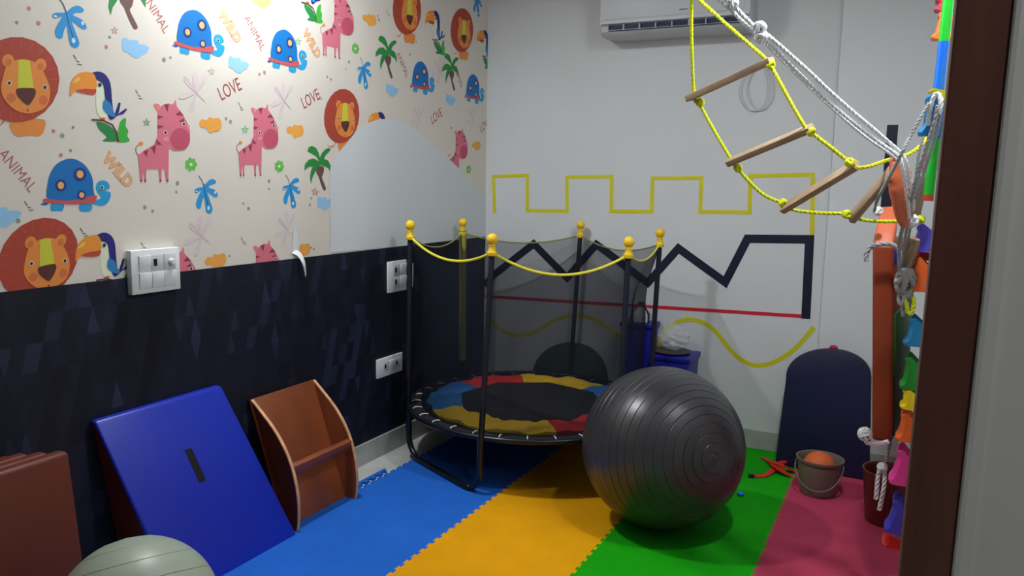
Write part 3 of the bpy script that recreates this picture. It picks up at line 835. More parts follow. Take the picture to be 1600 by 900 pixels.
sect = [('pad_yellow', 65, 122), ('pad_red', 122, 168), ('pad_blue', 168, 230), ('pad_yellow', 230, 308), ('pad_red', 308, 365), ('pad_blue', 5, 65)]
for mt, a0, a1 in sect:
    g = G(); N = int((a1 - a0) / 2.5); R_ = 8; v = []
    for i in range(N + 1):
        a = math.radians(a0 + (a1 - a0) * i / N)
        r0 = oct_r(a) - .004; r1 = .565 - .02 * abs(math.sin(a * 6)) - .006 * math.sin(a * 23)
        for j in range(R_ + 1):
            r = r0 + (r1 - r0) * j / R_
            z = ZR + .014 + .007 * math.sin(PI * j / R_) + .003 * math.sin(a * 31 + j) + .004 * math.sin(a * 13 - j * .7)
            v.append(pol(r, a, z))
    f = [(i * (R_ + 1) + j, i * (R_ + 1) + j + 1, (i + 1) * (R_ + 1) + j + 1, (i + 1) * (R_ + 1) + j) for i in range(N) for j in range(R_)]
    n0 = len(v); v2 = v + [Vector((p[0], p[1], ZR + .002)) for p in v]
    f2 = f + [tuple(q + n0 for q in reversed(t_)) for t_ in f]
    for i in range(N):
        for j in (0, R_):
            a_, b_ = i * (R_ + 1) + j, (i + 1) * (R_ + 1) + j
            f2.append((a_, b_, b_ + n0, a_ + n0))
    for i in (0, N):
        for j in range(R_):
            a_, b_ = i * (R_ + 1) + j, i * (R_ + 1) + j + 1
            f2.append((a_, b_, b_ + n0, a_ + n0))
    lab(g.add(v2, f2).build('pad_panel', mt, T), mt[4:] + ' pad panel')
for i in range(30):
    a = 2 * PI * (i + .5) / 30
    G().tube([pol(.590, a, ZR + .008), pol(.60, a, ZR + .011), pol(.625, a, ZR + .012), pol(.638, a, ZR + .004)], .0027, 6).build('bungee_cord', 'bungee', T)
# skirt of net cloth between bed and ring
g = G(); v = []; n = 72
for i in range(n):
    a = 2 * PI * i / n; v += [pol(.594, a, ZR + .004), pol(.63, a, ZR - .004 + .002 * math.sin(a * 15)), pol(RR, a, ZR + .004)]
f = []
for i in range(n):
    j = (i + 1) % n
    f += [(3 * i, 3 * i + 1, 3 * j + 1, 3 * j), (3 * i + 1, 3 * i + 2, 3 * j + 2, 3 * j + 1)]
g.add(v, f).build('spring_cover', 'annulus', T)

# ------------------------------------------------------------------ air conditioner
ac = thing('air_conditioner', 'white split air conditioner high on the back wall, its outlet slot open', 'air conditioner', (-1.2, YB, 2.30))
D = .22; y1 = YB - D
xa, xb = at(937, 30, Y=y1).x, at(1172, 14, Y=y1).x
zb_ = at(1050, 52, Y=y1 + .05).z; zv0 = at(1050, 43, Y=y1 + .01).z; zv1 = at(1050, 30, Y=y1).z; zs = at(1050, 24, Y=y1).z
zt = zb_ + .29
prof = [(YB, zb_), (y1 + .05, zb_), (y1 + .012, zv0), (y1 + .035, zv0 + .004), (y1 + .035, zv1 - .004), (y1 + .002, zv1), (y1, zs - .003), (y1 + .004, zs), (y1 + .004, zt - .03), (y1 + .03, zt), (YB, zt)]
G().prism([(xa, y, z) for y, z in prof], (xb - xa, 0, 0), .006).build('housing', 'offwhite', ac, ang=30)
G().box((xa + .03, y1 - .001, zs + .003), (xb - .03, y1 + .006, zt - .03), .002).build('front_panel', 'offwhite', ac)
G().box((xa + .045, y1 + .028, zv0 + .006), (xb - .045, y1 + .034, zv1 - .006)).build('outlet_slot', 'vent', ac)
G().hexa([(xa + .05, y1 + .004, zv0 + .004), (xb - .05, y1 + .004, zv0 + .004), (xb - .05, y1 + .03, zv0 + .010), (xa + .05, y1 + .03, zv0 + .010),
          (xa + .05, y1 + .004, zv0 + .007), (xb - .05, y1 + .004, zv0 + .007), (xb - .05, y1 + .03, zv0 + .013), (xa + .05, y1 + .03, zv0 + .013)]).build('louver', 'grey_plastic', ac)
for i in range(9):
    x = xa + .045 + (xb - xa - .09) * i / 8
    G().box((x - .002, y1 + .008, zv0 + .006), (x + .002, y1 + .034, zv1 - .005)).build('slot_fin', 'offwhite', ac)
G().box(((xa + xb) / 2 + .04, y1 - .0018, zs + .025), ((xa + xb) / 2 + .085, y1 - .0008, zs + .029)).build('badge', 'grey_in', ac)

# ------------------------------------------------------------------ rope ladder
RLt = thing('rope_ladder', 'yellow rope ladder with pale wooden rungs pulled aside towards the right wall', 'rope ladder', at(1080, -10, Y=2.62))
apex = at(1080, -14, Y=2.62)
yl = lambda t: 2.70 + .06 * t
LP = [((1080, -10), 2.62), ((1081, 80), 2.68), ((1085, 152), 2.74), ((1093, 163), 2.74), ((1118, 208), 2.75), ((1143, 250), 2.76), ((1153, 264), 2.76), ((1190, 302), 2.78), ((1224, 318), 2.8), ((1240, 328), 2.8), ((1285, 333), 2.8), ((1325, 334), 2.8), ((1345, 343), 2.8), ((1378, 346), 2.82), ((1428, 345), 2.86)]
RP = [((1082, -10), 2.62), ((1135, 38), 2.60), ((1192, 88), 2.58), ((1204, 102), 2.58), ((1230, 150), 2.58), ((1257, 197), 2.58), ((1268, 207), 2.58), ((1300, 232), 2.58), ((1325, 252), 2.59), ((1340, 262), 2.59), ((1362, 259), 2.62), ((1385, 251), 2.68), ((1420, 241), 2.75), ((1444, 222), 2.8), ((1453, 205), 2.84)]
for P_ in (LP, RP):
    G().rope([at(*p, Y=y) for p, y in P_], .0062, n=6, strands=3).build('side_rope', 'yellow_rope', RLt)
G().rope([apex, apex + Vector((0, 0, .3)), Vector((apex.x, apex.y, ZC - .03))], .0075).build('hanging_rope', 'yellow_rope', RLt)
g = G().lathe([(.03, 0), (.03, -.012), (.012, -.016), (.012, -.03), (0, -.03)], (apex.x, apex.y, ZC), 20); g.build('ceiling_hook', 'steel', RLt)
for (x, y, Y) in ((1094, 160, 2.74), (1204, 101, 2.58), (1153, 263, 2.76), (1267, 206, 2.58), (1223, 317, 2.79), (1328, 254, 2.575), (1323, 335, 2.79), (1081, -8, 2.62), (1438, 343, 2.84)):
    c = at(x, y, Y=Y); g = G()
    for k in range(3):
        rt = Matrix.Rotation(k * 1.1 + x, 3, 'Y') @ Matrix.Rotation(.7 * k, 3, 'X')
        ring = [c + rt @ Vector((.010 * math.cos(2 * PI * i / 12), .005 * math.sin(4 * PI * i / 12), .009 * math.sin(2 * PI * i / 12))) for i in range(12)]
        g.tube(ring, .0058, 6, True)
    g.build('knot', 'yellow_rope', RLt)


def bar(a, b, w_, h_, up=(0, 0, 1)):
    a = Vector(a); b = Vector(b); t = (b - a).normalized(); u = Vector(up); s_ = t.cross(u).normalized(); u = s_.cross(t).normalized()
    P_ = []
    for uu in (-1, 1):
        for (e, ss) in ((a, -1), (b, -1), (b, 1), (a, 1)): P_.append(e + s_ * ss * w_ / 2 + u * uu * h_ / 2)
    return P_


for (p, y0, q_, y1_, up) in (((1075, 154), 2.74, (1206, 94), 2.58, (0, -.25, 1)), ((1138, 254), 2.76, (1268, 200), 2.58, (0, -.75, 1)), ((1223, 327), 2.80, (1339, 257), 2.59, (0, -1.2, 1)),
                             ((1330, 343), 2.80, (1402, 258), 2.66, (-.3, -1.2, 1)), ((1427, 345), 2.9, (1442, 272), 2.8, (-.6, -1, .5)), ((1417, 425), 2.9, (1429, 372), 2.85, (-.6, -1, .5))):
    G().hexa(bar(at(*p, Y=y0), at(*q_, Y=y1_), .034, .021, up), .003).build('rung', 'rung', RLt)

# ------------------------------------------------------------------ disc swing (orange pad on white ropes)
ds = thing('disc_swing', 'orange brown padded disc seat swing hung on white ropes, pulled aside', 'swing', at(1408, 295, Y=2.5))
c = at(1408, 294, Y=2.52)
g = G(); N = 48; v = []; rows = 22
# axis of the disc lies mostly across the room, so it is seen edge-on
Ax = Vector((.95, -.30, .16)).normalized(); U = Vector((-.12, 0, 1)); U = (U - Ax * U.dot(Ax)).normalized(); Wv = Ax.cross(U)
for i in range(rows + 1):
    th = PI * i / rows
    rr = max(0, math.sin(th)) ** .9; hh = math.cos(th)
    for k in range(N):
        a = 2 * PI * k / N
        wr = 1 + .035 * math.sin(a * 16) * math.sin(th) ** 4
        ex = .112 if abs(math.sin(a)) > 0 else .11
        v.append(c + Ax * hh * .024 * (1 + .1 * math.sin(a * 5)) + (U * math.cos(a) * .112 + Wv * math.sin(a) * .062) * rr * wr)
f = [(i * N + k, i * N + (k + 1) % N, (i + 1) * N + (k + 1) % N, (i + 1) * N + k) for i in range(rows) for k in range(N)]
g.add(v, f); g.build('padded_seat', 'orange_vinyl', ds)
anchor = at(840, -260, Z=ZC - .01)
RPS = [
    [((1187, 44), 2.36), ((1250, 99), 2.38), ((1310, 155), 2.41), ((1365, 202), 2.43), ((1404, 236), 2.44), ((1414, 250), 2.44), ((1420, 275), 2.45), ((1426, 305), 2.47), ((1427, 328), 2.5)],
    [((1187, 52), 2.36), ((1250, 117), 2.39), ((1310, 172), 2.41), ((1365, 216), 2.43), ((1402, 243), 2.43), ((1410, 262), 2.43), ((1414, 285), 2.44), ((1418, 310), 2.46), ((1420, 340), 2.5)],
    [((1189, 60), 2.37), ((1240, 112), 2.41), ((1300, 169), 2.44), ((1350, 212), 2.46), ((1398, 247), 2.48), ((1400, 262), 2.5)],
]
for k_, r_ in enumerate(RPS): G().rope([at(*p, Y=y) for p, y in r_], (.0058, .0058, .0042)[k_]).build('seat_rope', 'white_rope', ds)
k0 = at(1187, 50, Y=2.36)
up1 = [k0, at(1165, 28, Y=2.36), at(1142, 4, Y=2.36), at(1118, -16, Y=2.36), anchor]
up2 = [k0 + Vector((0, 0, -.015)), at(1162, 36, Y=2.37), at(1140, 14, Y=2.37), at(1112, -10, Y=2.37), anchor + Vector((.02, 0, 0))]
for u_ in (up1, up2): G().rope([u_[0], u_[1], u_[2], u_[3], u_[3].lerp(u_[4], .5), u_[4]], .006).build('hanging_rope', 'white_rope', ds)
for (x, y, r_) in ((1187, 44, .014), (1189, 58, .013), (1146, 6, .010)):
    c = at(x, y, Y=2.355); g = G()
    for k in range(3):
        rt = Matrix.Rotation(k * 1.2 + y, 3, 'Y') @ Matrix.Rotation(.9 * k, 3, 'X')
        g.tube([c + rt @ Vector((r_ * math.cos(2 * PI * i / 12), r_ * .5 * math.sin(4 * PI * i / 12), r_ * math.sin(2 * PI * i / 12))) for i in range(12)], .0062, 6, True)
    g.build('knot', 'white_rope', ds)
g = G().tube([at(1126, -8, Y=2.355), at(1140, 4, Y=2.355), at(1145, 10, Y=2.355)], .004, 6); g.build('loose_end', 'white_rope', ds)
G().lathe([(.03, 0), (.03, -.012), (.012, -.016), (.012, -.03), (0, -.03)], (anchor.x + .01, anchor.y, ZC), 20).build('ceiling_hook', 'steel', ds)

# ------------------------------------------------------------------ platform swing, stowed upright
ps = thing('platform_swing', 'long rust padded platform swing hanging upright on braided ropes by the right wall', 'swing', at(1377, 690, Y=3.0))
Y0_, Y1_ = 3.0, 3.55
A0, A1 = at(1362, 688, Y=Y0_), at(1394, 690, Y=Y0_)
B0, B1 = at(1363, 382, Y=Y0_), at(1397, 382, Y=Y0_)
xl0, xr0 = A0.x, A1.x; xl1, xr1 = B0.x, B1.x
zbt, ztp = A0.z, B0.z
far = .05
P8 = [(xl0, Y0_, zbt), (xr0, Y0_, zbt), (xr0 + far, Y1_, zbt + .02), (xl0 + far, Y1_, zbt + .02), (xl1, Y0_, ztp), (xr1, Y0_, ztp), (xr1 + far, Y1_, ztp), (xl1 + far, Y1_, ztp)]
G().hexa(P8, .012, 3).build('padded_board', 'rust_vinyl', ps)
# right face cloth: green and brown panels
def quadpanel(z0, z1, mt, ya, yb, e=.006):
    def X(z): return xr0 + (xr1 - xr0) * (z - zbt) / (ztp - zbt)
    fa = far * (ya - Y0_) / (Y1_ - Y0_); fb = far * (yb - Y0_) / (Y1_ - Y0_)
    g = G(); g.hexa([(X(z0) + fa, ya, z0), (X(z0) + e + fa, ya, z0), (X(z0) + e + fb, yb, z0), (X(z0) + fb, yb, z0), (X(z1) + fa, ya, z1), (X(z1) + e + fa, ya, z1), (X(z1) + e + fb, yb, z1), (X(z1) + fb, yb, z1)], .002)
    return g.build('side_cover', mt, ps)


zg1, zg0 = at(1400, 480, Y=3.2).z, at(1400, 576, Y=3.2).z
lab(quadpanel(zg0, zg1, 'darkgreen_vinyl', Y0_ + .02, Y1_ - .02), 'green side panel')
lab(quadpanel(zbt + .02, zg0 - .002, 'darkbrown_vinyl', Y0_ + .02, Y1_ - .02), 'dark brown side panel')
zq = at(1400, 410, Y=3.1).z
lab(quadpanel(zq, at(1400, 388, Y=3.1).z, 'blue_vinyl', Y0_ + .01, Y0_ + .10, .007), 'blue corner tab')
# folded-back end, facing up; the light on it is painted as lighter orange
C0, C1 = at(1366, 372, Y=Y0_ + .01), at(1401, 372, Y=Y0_ + .01)
D0, D1 = at(1374, 323, Y=Y0_ + .16), at(1400, 322, Y=Y0_ + .16)
mid0, mid1 = at(1371, 347, Y=Y0_ + .07), at(1402, 347, Y=Y0_ + .07)
g = G(); bk = Vector((0, .12, -.02))
for a_, b_, c_, d_2 in ((B0 + Vector((.0, .0, .004)), B1 + Vector((0, 0, .004)), mid1, mid0), (mid0 + Vector((0, .002, .003)), mid1 + Vector((0, .002, .003)), D1, D0)):
    g.hexa([a_, b_, b_ + bk, a_ + bk, d_2, c_, c_ + bk, d_2 + bk], .01, 3)
lab(g.build('folded_end', 'orange_vinyl', ps), 'folded end coloured lighter orange as if lit from above')
# ropes
Yp = 2.95
G().rope([at(*p, Y=Yp) for p in ((1354, 408), (1354, 396), (1361, 386), (1378, 381), (1394, 382), (1404, 390), (1409, 408), (1411, 425))], .0085).build('wrap_rope', 'grey_rope', ps)
G().rope([at(*p, Y=y) for p, y in (((1352, 673), 2.95), ((1350, 684), 2.95), ((1356, 692), 2.95), ((1370, 694), 2.96), ((1388, 690), 2.98))], .0085).build('wrap_rope', 'white_rope', ps)
for (pts, r_) in (([((1452, 160), 2.37), ((1425, 208), 2.34), ((1400, 257), 2.34), ((1372, 310), 2.7), ((1366, 330), 2.9)], .005),
                  ([((1466, 165), 2.36), ((1456, 205), 2.36), ((1438, 262), 2.38), ((1425, 305), 2.44), ((1412, 350), 2.75), ((1405, 385), 2.85), ((1406, 432), 2.9)], .0068),
                  ([((1472, 160), 2.37), ((1464, 205), 2.37), ((1446, 262), 2.40), ((1432, 306), 2.46), ((1418, 352), 2.77), ((1412, 390), 2.87), ((1411, 432), 2.9)], .005),
                  ([((1448, 196), 2.7), ((1436, 240), 2.7), ((1430, 290), 2.72), ((1424, 345), 2.8), ((1414, 400), 2.9)], .0045)):
    G().rope([at(*p, Y=y) for p, y in pts], r_).build('hanging_rope', 'grey_rope', ps)


def knotlump(px, py, Y, r_, rr, mt, par, sy=1, n=4, name='knot'):
    c = at(px, py, Y=Y); g = G()
    for k in range(n):
        rt = Matrix.Rotation(k * 1.2 + py, 3, 'Y') @ Matrix.Rotation(.8 * k, 3, 'X')
        ring = []
        for i in range(14):
            q = rt @ Vector((r_ * math.cos(2 * PI * i / 14), r_ * .5 * math.sin(4 * PI * i / 14), r_ * math.sin(2 * PI * i / 14))); q.z *= sy; ring.append(c + q)
        g.tube(ring, rr, 6, True)
    return g.build(name, mt, par)


knotlump(1351, 678, 2.95, .019, .0055, 'white_rope', ps, 1, 7)
knotlump(1372, 330, 2.98, .010, .006, 'white_rope', ps)
knotlump(1424, 345, 2.80, .015, .007, 'white_rope', ps)
knotlump(1415, 440, 2.88, .026, .010, 'grey_rope', ps, 1.5, 6)
knotlump(1414, 465, 2.88, .017, .009, 'grey_rope', ps, 1.5, 5)
knotlump(1402, 612, 3.3, .010, .006, 'white_rope', ps, 3, 3)
G().rope([at(*p, Y=2.9) for p in ((1407, 430), (1410, 455), (1411, 480), (1412, 494))], .008).build('rope_tail', 'grey_rope', ps)
# lower rope with a knot and two tails
G().rope([at(*p, Y=3.05) for p in ((1392, 690), (1388, 705), (1384, 722))], .006).build('hanging_rope', 'grey_rope', ps)
knotlump(1379, 730, 3.05, .012, .007, 'white_rope', ps)
for pts in (((1375, 732), (1371, 750), (1369, 780)), ((1382, 734), (1381, 760), (1374, 797))):
    G().rope([at(*p, Y=3.05) for p in pts], .0085).build('rope_tail', 'white_rope', ps)
yr = thing('rope_offcut', 'short bright yellow rope end tied under the grey rope bundle', 'rope', at(1424, 480, Y=2.9))
G().rope([at(*p, Y=2.86) for p in ((1413, 468), (1416, 474), (1419, 488), (1424, 490), (1428, 476), (1427, 464))], .007).build('loop', 'yellow_rope', yr)


# ------------------------------------------------------------------ climbing holds on the right wall
def hold(label, top, bot, col, Y=2.86, w_=.10, wx=XR):
    a = at(*top, Y=Y); b = at(*bot, Y=Y); H = a.z - b.z; xt, xb = a.x, b.x
    n = 10; g = G(); rows = 9; v = []
    prof = [(wx - .001, a.z - .30 * H), (xt + .035, a.z - .27 * H), (xt + .014, a.z - .08 * H), (xt + .004, a.z), (xt, a.z - .07 * H), (xt + .003, a.z - .3 * H), ((xt + xb) / 2 + .006, a.z - .55 * H), (xb + .010, a.z - .75 * H), (xb, b.z + .10 * H), (xb + .003, b.z), (wx - .001, b.z)]
    P_ = [Vector((x, 0, z)) for x, z in prof]
    P_ = [P_[0]] + smooth(P_[1:-1], 3) + [P_[-1]]
    m_ = len(P_)
    for j in range(rows):
        s_ = j / (rows - 1) * 2 - 1; sad = s_ * s_
        for i, p in enumerate(P_):
            k = i / (m_ - 1)
            dx = .012 * (abs(s_) ** 6) * (0 if i in (0, m_ - 1) else 1)
            lip = (p.z > a.z - .2 * H)
            v.append((p.x + dx, Y + w_ * s_ / 2 + (w_ / 2), p.z - (.012 * (1 - sad) if lip else 0)))
    f = [(j * m_ + i, j * m_ + (i + 1) % m_, (j + 1) * m_ + (i + 1) % m_, (j + 1) * m_ + i) for j in range(rows - 1) for i in range(m_)]
    f += [tuple(range(m_)), tuple((rows - 1) * m_ + i for i in range(m_ - 1, -1, -1))]
    t = thing('climbing_hold', label, 'climbing hold', (wx, Y + w_ / 2, b.z), 'climbing holds on the right wall')
    g.add(v, f).build('hold_body', 'hold_' + col, t)
    G().lathe([(.009, 0), (.009, .003), (.005, .004), (.005, .001), (0, .001)], (xt + .006 + .006, Y + w_ / 2, b.z + .42 * H), 14, (-1, 0, 0)).build('bolt', 'steel', t)


hold('maroon climbing hold at the top edge of the picture', (1458, -22), (1459, 17), 'maroon', 2.9, .05)
hold('orange climbing hold beside the green section of the pole', (1466, 16), (1454, 61), 'orange', 2.8, .05)
hold('large blue climbing hold with white rope looped over it', (1446, 146), (1433, 212), 'blue', 2.38, .05)
hold('small yellow climbing hold peeping above the large blue one', (1450, 138), (1448, 158), 'yellow', 2.42, .05)
hold('magenta climbing hold behind the lower green pole section', (1446, 214), (1439, 266), 'magenta', 2.96)
hold('purple climbing hold above the orange one, near the rope knot', (1433, 349), (1419, 393), 'purple')
hold('red climbing hold squeezed between purple and orange holds', (1430, 391), (1426, 406), 'red', 2.96)
hold('big orange climbing hold beside the grey rope bundle', (1429, 401), (1420, 455), 'orange')
hold('teal climbing hold beside the green side panel of the swing', (1421, 496), (1410, 540), 'teal')
hold('green climbing hold between teal and yellow holds', (1415, 557), (1404, 608), 'green')
hold('yellow climbing hold directly under the green hold', (1411, 607), (1405, 639), 'yellow')
hold('orange climbing hold just above the pink one', (1408, 645), (1398, 689), 'orange')
hold('pink climbing hold beside the knotted white rope tails', (1402, 702), (1387, 756), 'pink')
hold('dark blue climbing hold low down beside the maroon bin', (1395, 781), (1380, 832), 'navy')
hold('red climbing hold lowest on the wall, near the pink floor', (1383, 834), (1377, 854), 'red', 2.92, .12)
# white rope loop over the blue hold
tag(G().rope([at(*p, Y=y) for p, y in (((1450, 196), 2.38), ((1453, 172), 2.37), ((1460, 149), 2.37), ((1467, 148), 2.37), ((1470, 163), 2.36), ((1466, 178), 2.36))], .0065).build('rope_loop', 'white_rope'), 'thick white rope loop over the large blue climbing hold', 'rope')
# segmented pole
sp = thing('segmented_pole', 'upright green and blue segmented plastic pole with orange tip along the right wall', 'pole', at(1452, 314, Y=2.5))
seg = [((1487, -60), (1482, 0), 'pipe_green'), ((1482, 0), (1475, 65), 'pipe_green'), ((1475, 65), (1466, 145), 'pipe_blue'), ((1466, 145), (1461, 217), 'pipe_blue'), ((1461, 217), (1451, 304), 'pipe_green'), ((1451, 304), (1450, 314), 'pipe_orange')]
for a_, b_, mt in seg:
    G().tube([at(*a_, Y=2.5), at(*b_, Y=2.5)], .0138, 16).build('segment', mt, sp)
    e = at(*b_, Y=2.5)

# ------------------------------------------------------------------ left side: wedge, rocker board, folded mats
wd = thing('foam_wedge', 'royal blue vinyl foam wedge with maroon side and black slot, against the left wall', 'foam wedge', (-2.3, 2.05, 0))
TLw, TRw = at(147, 660, X=XL + .045), at(346, 602, X=XL + .045)
BLw, BRw = Vector((-2.155, 1.765, .0)), Vector((-2.155, 2.365, .0))
xo = XL + .008
zt_ = (TLw.z + TRw.z) / 2
TLw.z = TRw.z = zt_
e_ = Vector((0, .004, 0))
g = G(); bm_ = bmesh.new()
P_ = [BLw, BRw, Vector((xo + .01, BRw.y, 0)), Vector((xo + .01, BLw.y, 0)), TLw, TRw, Vector((xo, TRw.y + .01, zt_)), Vector((xo, TLw.y + .01, zt_))]
vs = [bm_.verts.new(p) for p in P_]
fs = {}
for nme, q in dict(bot=(3, 2, 1, 0), top=(4, 5, 6, 7), slope=(0, 1, 5, 4), far=(1, 2, 6, 5), back=(2, 3, 7, 6), near=(3, 0, 4, 7)).items():
    fs[nme] = bm_.faces.new([vs[i] for i in q]); fs[nme].material_index = 1 if nme in ('near', 'far', 'bot', 'back') else 0
bmesh.ops.recalc_face_normals(bm_, faces=bm_.faces)
bmesh.ops.bevel(bm_, geom=list(bm_.edges), offset=.012, segments=3, affect='EDGES', profile=.5, material=0)
me = bpy.data.meshes.new('wedge_body'); bm_.to_mesh(me); bm_.free()
for v_ in me.vertices: v_.co -= wd.location
me.materials.append(M['blue_vinyl']); me.materials.append(M['maroon'])
for p in me.polygons: p.use_smooth = True
o = bpy.data.objects.new('wedge_body', me); COL.objects.link(o); o.parent = wd


def on_plane(px, py, p0, n):
    d = MR * ((px - 800) / F) + MU * ((450 - py) / F) + MF
    return CAM + d * ((p0 - CAM).dot(n) / d.dot(n))


nrm = (BRw - BLw).cross(TLw - BLw).normalized()
if nrm.x < 0: nrm = -nrm
q = [on_plane(*p, BLw, nrm) for p in ((288, 703), (299, 700), (322, 750), (312, 755))]
g = G(); g.hexa([p - nrm * .002 for p in q] + [p + nrm * .001 for p in q]); g.build('slot', 'black', wd, smooth_=False)

rk = thing('rocker_board', 'brown wooden rocker board with two curved rims and crossbar, standing against the wall', 'balance board', (-2.3, 2.58, 0))
tx, bx = XL + .03, -2.225; zt_ = .545
y0, y1 = 2.375, 2.775
th = Vector((.0, 0, 0))
g = G(); nb = Vector((zt_, 0, tx * 0 + (bx - tx))).normalized()   # normal of the board, out of the wall
nb = Vector((zt_, 0, (bx - tx))).normalized()
P_ = [Vector((bx, y0, .0)), Vector((bx, y1, .0)), Vector((bx, y1, 0)) - nb * .014, Vector((bx, y0, 0)) - nb * .014,
      Vector((tx, y0, zt_)), Vector((tx, y1, zt_)), Vector((tx, y1, zt_)) - nb * .014, Vector((tx, y0, zt_)) - nb * .014]
for p in P_: p.z = max(p.z, .001); p.x = max(p.x, XL + .006)
g.hexa(P_, .002); g.build('board', 'rocker', rk)
arc = [(tx, zt_ - .004), (-2.345, .485), (-2.285, .428), (-2.235, .362), (-2.20, .295), (-2.178, .225), (-2.166, .155), (-2.164, .09), (-2.168, .035), (-2.178, .002)]
AR = smooth([Vector((x, 0, z)) for x, z in arc], 4)
for yy, mt in ((y0, 'rocker_dark'), (y1 - .014, 'rocker')):
    poly = [(p.x, yy, p.z) for p in AR] + [(bx, yy, .002)]
    rim_ = G().prism(poly, (0, .014, 0)).build('rim', mt, rk, smooth_=False)
    g = G(); v = []
    for p in AR:
        v += [(p.x + .0005, yy - .0004, p.z + .0012), (p.x + .0005, yy + .0144, p.z + .0012), (p.x - .003, yy + .0144, p.z - .003), (p.x - .003, yy - .0004, p.z - .003)]
    n = len(AR); f = [(4 * i + k, 4 * i + (k + 1) % 4, 4 * i + 4 + (k + 1) % 4, 4 * i + 4 + k) for i in range(n - 1) for k in range(4)] + [(0, 3, 2, 1), (4 * n - 4, 4 * n - 3, 4 * n - 2, 4 * n - 1)]
    g.add(v, f); lab(g.build('worn_edge', 'ply_edge', rim_, smooth_=False), 'pale worn plywood edge')
g = G(); ca_, cb_ = Vector((-2.208, y0 + .014, .268)), Vector((-2.208, y1 - .014, .268))
g.hexa(bar(ca_, cb_, .026, .05, (0.35, 0, 1)), .002); g.build('crossbar', 'rocker', rk)

mts = thing('folding_mat', 'folded tan brown leatherette gym mat of four layers, standing at the far left', 'gym mat', (-2.3, 1.2, 0))
for k in range(4):
    off = -.052 * k
    yt = 1.506 - .03 * k ; zt2 = .622 - .004 * k
    xt_ = -2.262 + off * .98; xb_ = -2.205 + off * .98
    if k == 3: xt_ += .004
    P_ = [(xb_, .70, .002), (xb_, yt - .02 + .0, .002), (xb_ - .046, yt - .02, .002), (xb_ - .046, .70, .002), (xt_, .70, zt2), (xt_, yt - .03, zt2), (xt_ - .046, yt - .03, zt2), (xt_ - .046, .70, zt2)]
    P_ = [(max(p[0], XL + .016), p[1], p[2]) for p in P_]
    G().hexa(P_, .012, 3).build('mat_layer', 'brown_vinyl', mts)

# ------------------------------------------------------------------ back wall things
def roundtop(name, label, bl, br, sl, sr, topc, Yb, Yt, th, mt, rim):
    """board with rounded top leaning on the wall; corners given in the photo at depth Y"""
    t = thing(name, label, 'padded board', (at(*topc, Y=Yb).x, Yb, 0))
    zs_ = [0, 0, 0]
    def P(px, py):
        d = MR * ((px - 800) / F) + MU * ((450 - py) / F) + MF
        n = Vector((0, -1, (Yt - Yb) / .65)).normalized(); p0 = Vector((0, Yb, 0))
        return CAM + d * ((p0 - CAM).dot(n) / d.dot(n))
    s0, s1, tc = P(*sl), P(*sr), P(*topc); b0, b1 = P(*bl), P(*br)
    cc = (s0 + s1) / 2; pts = [b0, s0.lerp(b0, .5)]
    n = 26
    for i in range(n + 1):
        a = PI * i / n
        pts.append(cc + (s0 - s1) / 2 * math.cos(a) + (tc - cc) * (max(0, math.sin(a)) ** .9))
    pts += [s1.lerp(b1, .5), b1]
    for q_ in (pts[0], pts[-1]): q_.z = .0145
    nn = Vector((0, 1, -(Yt - Yb) / .65)).normalized() * th
    G().prism(pts, nn, .006).build('pad', mt, t, ang=30)
    inn = [p + (cc - p) * -.008 + nn * .35 for p in pts]
    G().prism(inn, nn * .35).build('edge_band', rim, t, ang=30)
    return t, P


t_, Pn = roundtop('backrest_board', 'dark navy padded board with rounded top and maroon edge, leaning on the back wall', (1211, 726), (1358, 751), (1228, 592), (1361, 590), (1291, 545), 4.20, 4.27, .04, 'navy_vinyl', 'maroon')
kb = Pn(1302, 545); G().lathe([(.006, -.01), (.008, .006), (.02, .012), (.02, .02), (.012, .026), (0, .026)], kb + Vector((0, .02, -.012)), 18).build('knob', mat('dark_red_knob', (170, 40, 56), .4), t_)
roundtop('backrest_board', 'dark green padded board with rounded top, behind the trampoline net', (815, 690), (960, 702), (831, 590), (945, 590), (888, 536), 4.408, 4.414, .03, 'green_board', 'darkgreen_vinyl')

# blue boxes, bag and bottle behind the right-hand posts
def box_thing(label, x0, x1, y0, y1, z1, lid=True, cat='box'):
    t = thing('storage_box', label, cat, ((x0 + x1) / 2, (y0 + y1) / 2, .0125))
    g = G(); t2 = .006; i = .012
    P_ = [(x0 + i, y0 + i, .0135), (x1 - i, y0 + i, .0135), (x1 - i, y1 - i, .0135), (x0 + i, y1 - i, .0135), (x0, y0, z1), (x1, y0, z1), (x1, y1, z1), (x0, y1, z1)]
    g.hexa(P_, .008, 2); g.build('tub', 'blue_box', t)
    G().box((x0 - .008, y0 - .008, z1 - .022), (x1 + .008, y1 + .008, z1 + .004), .005).build('rim', 'blue_box', t)
    for s_ in (.35, .65):
        G().box((x0 + (x1 - x0) * s_ - .006, y0 - .004, .06), (x0 + (x1 - x0) * s_ + .006, y0 + .01, z1 - .04), .002).build('rib', 'blue_box', t)
    return t


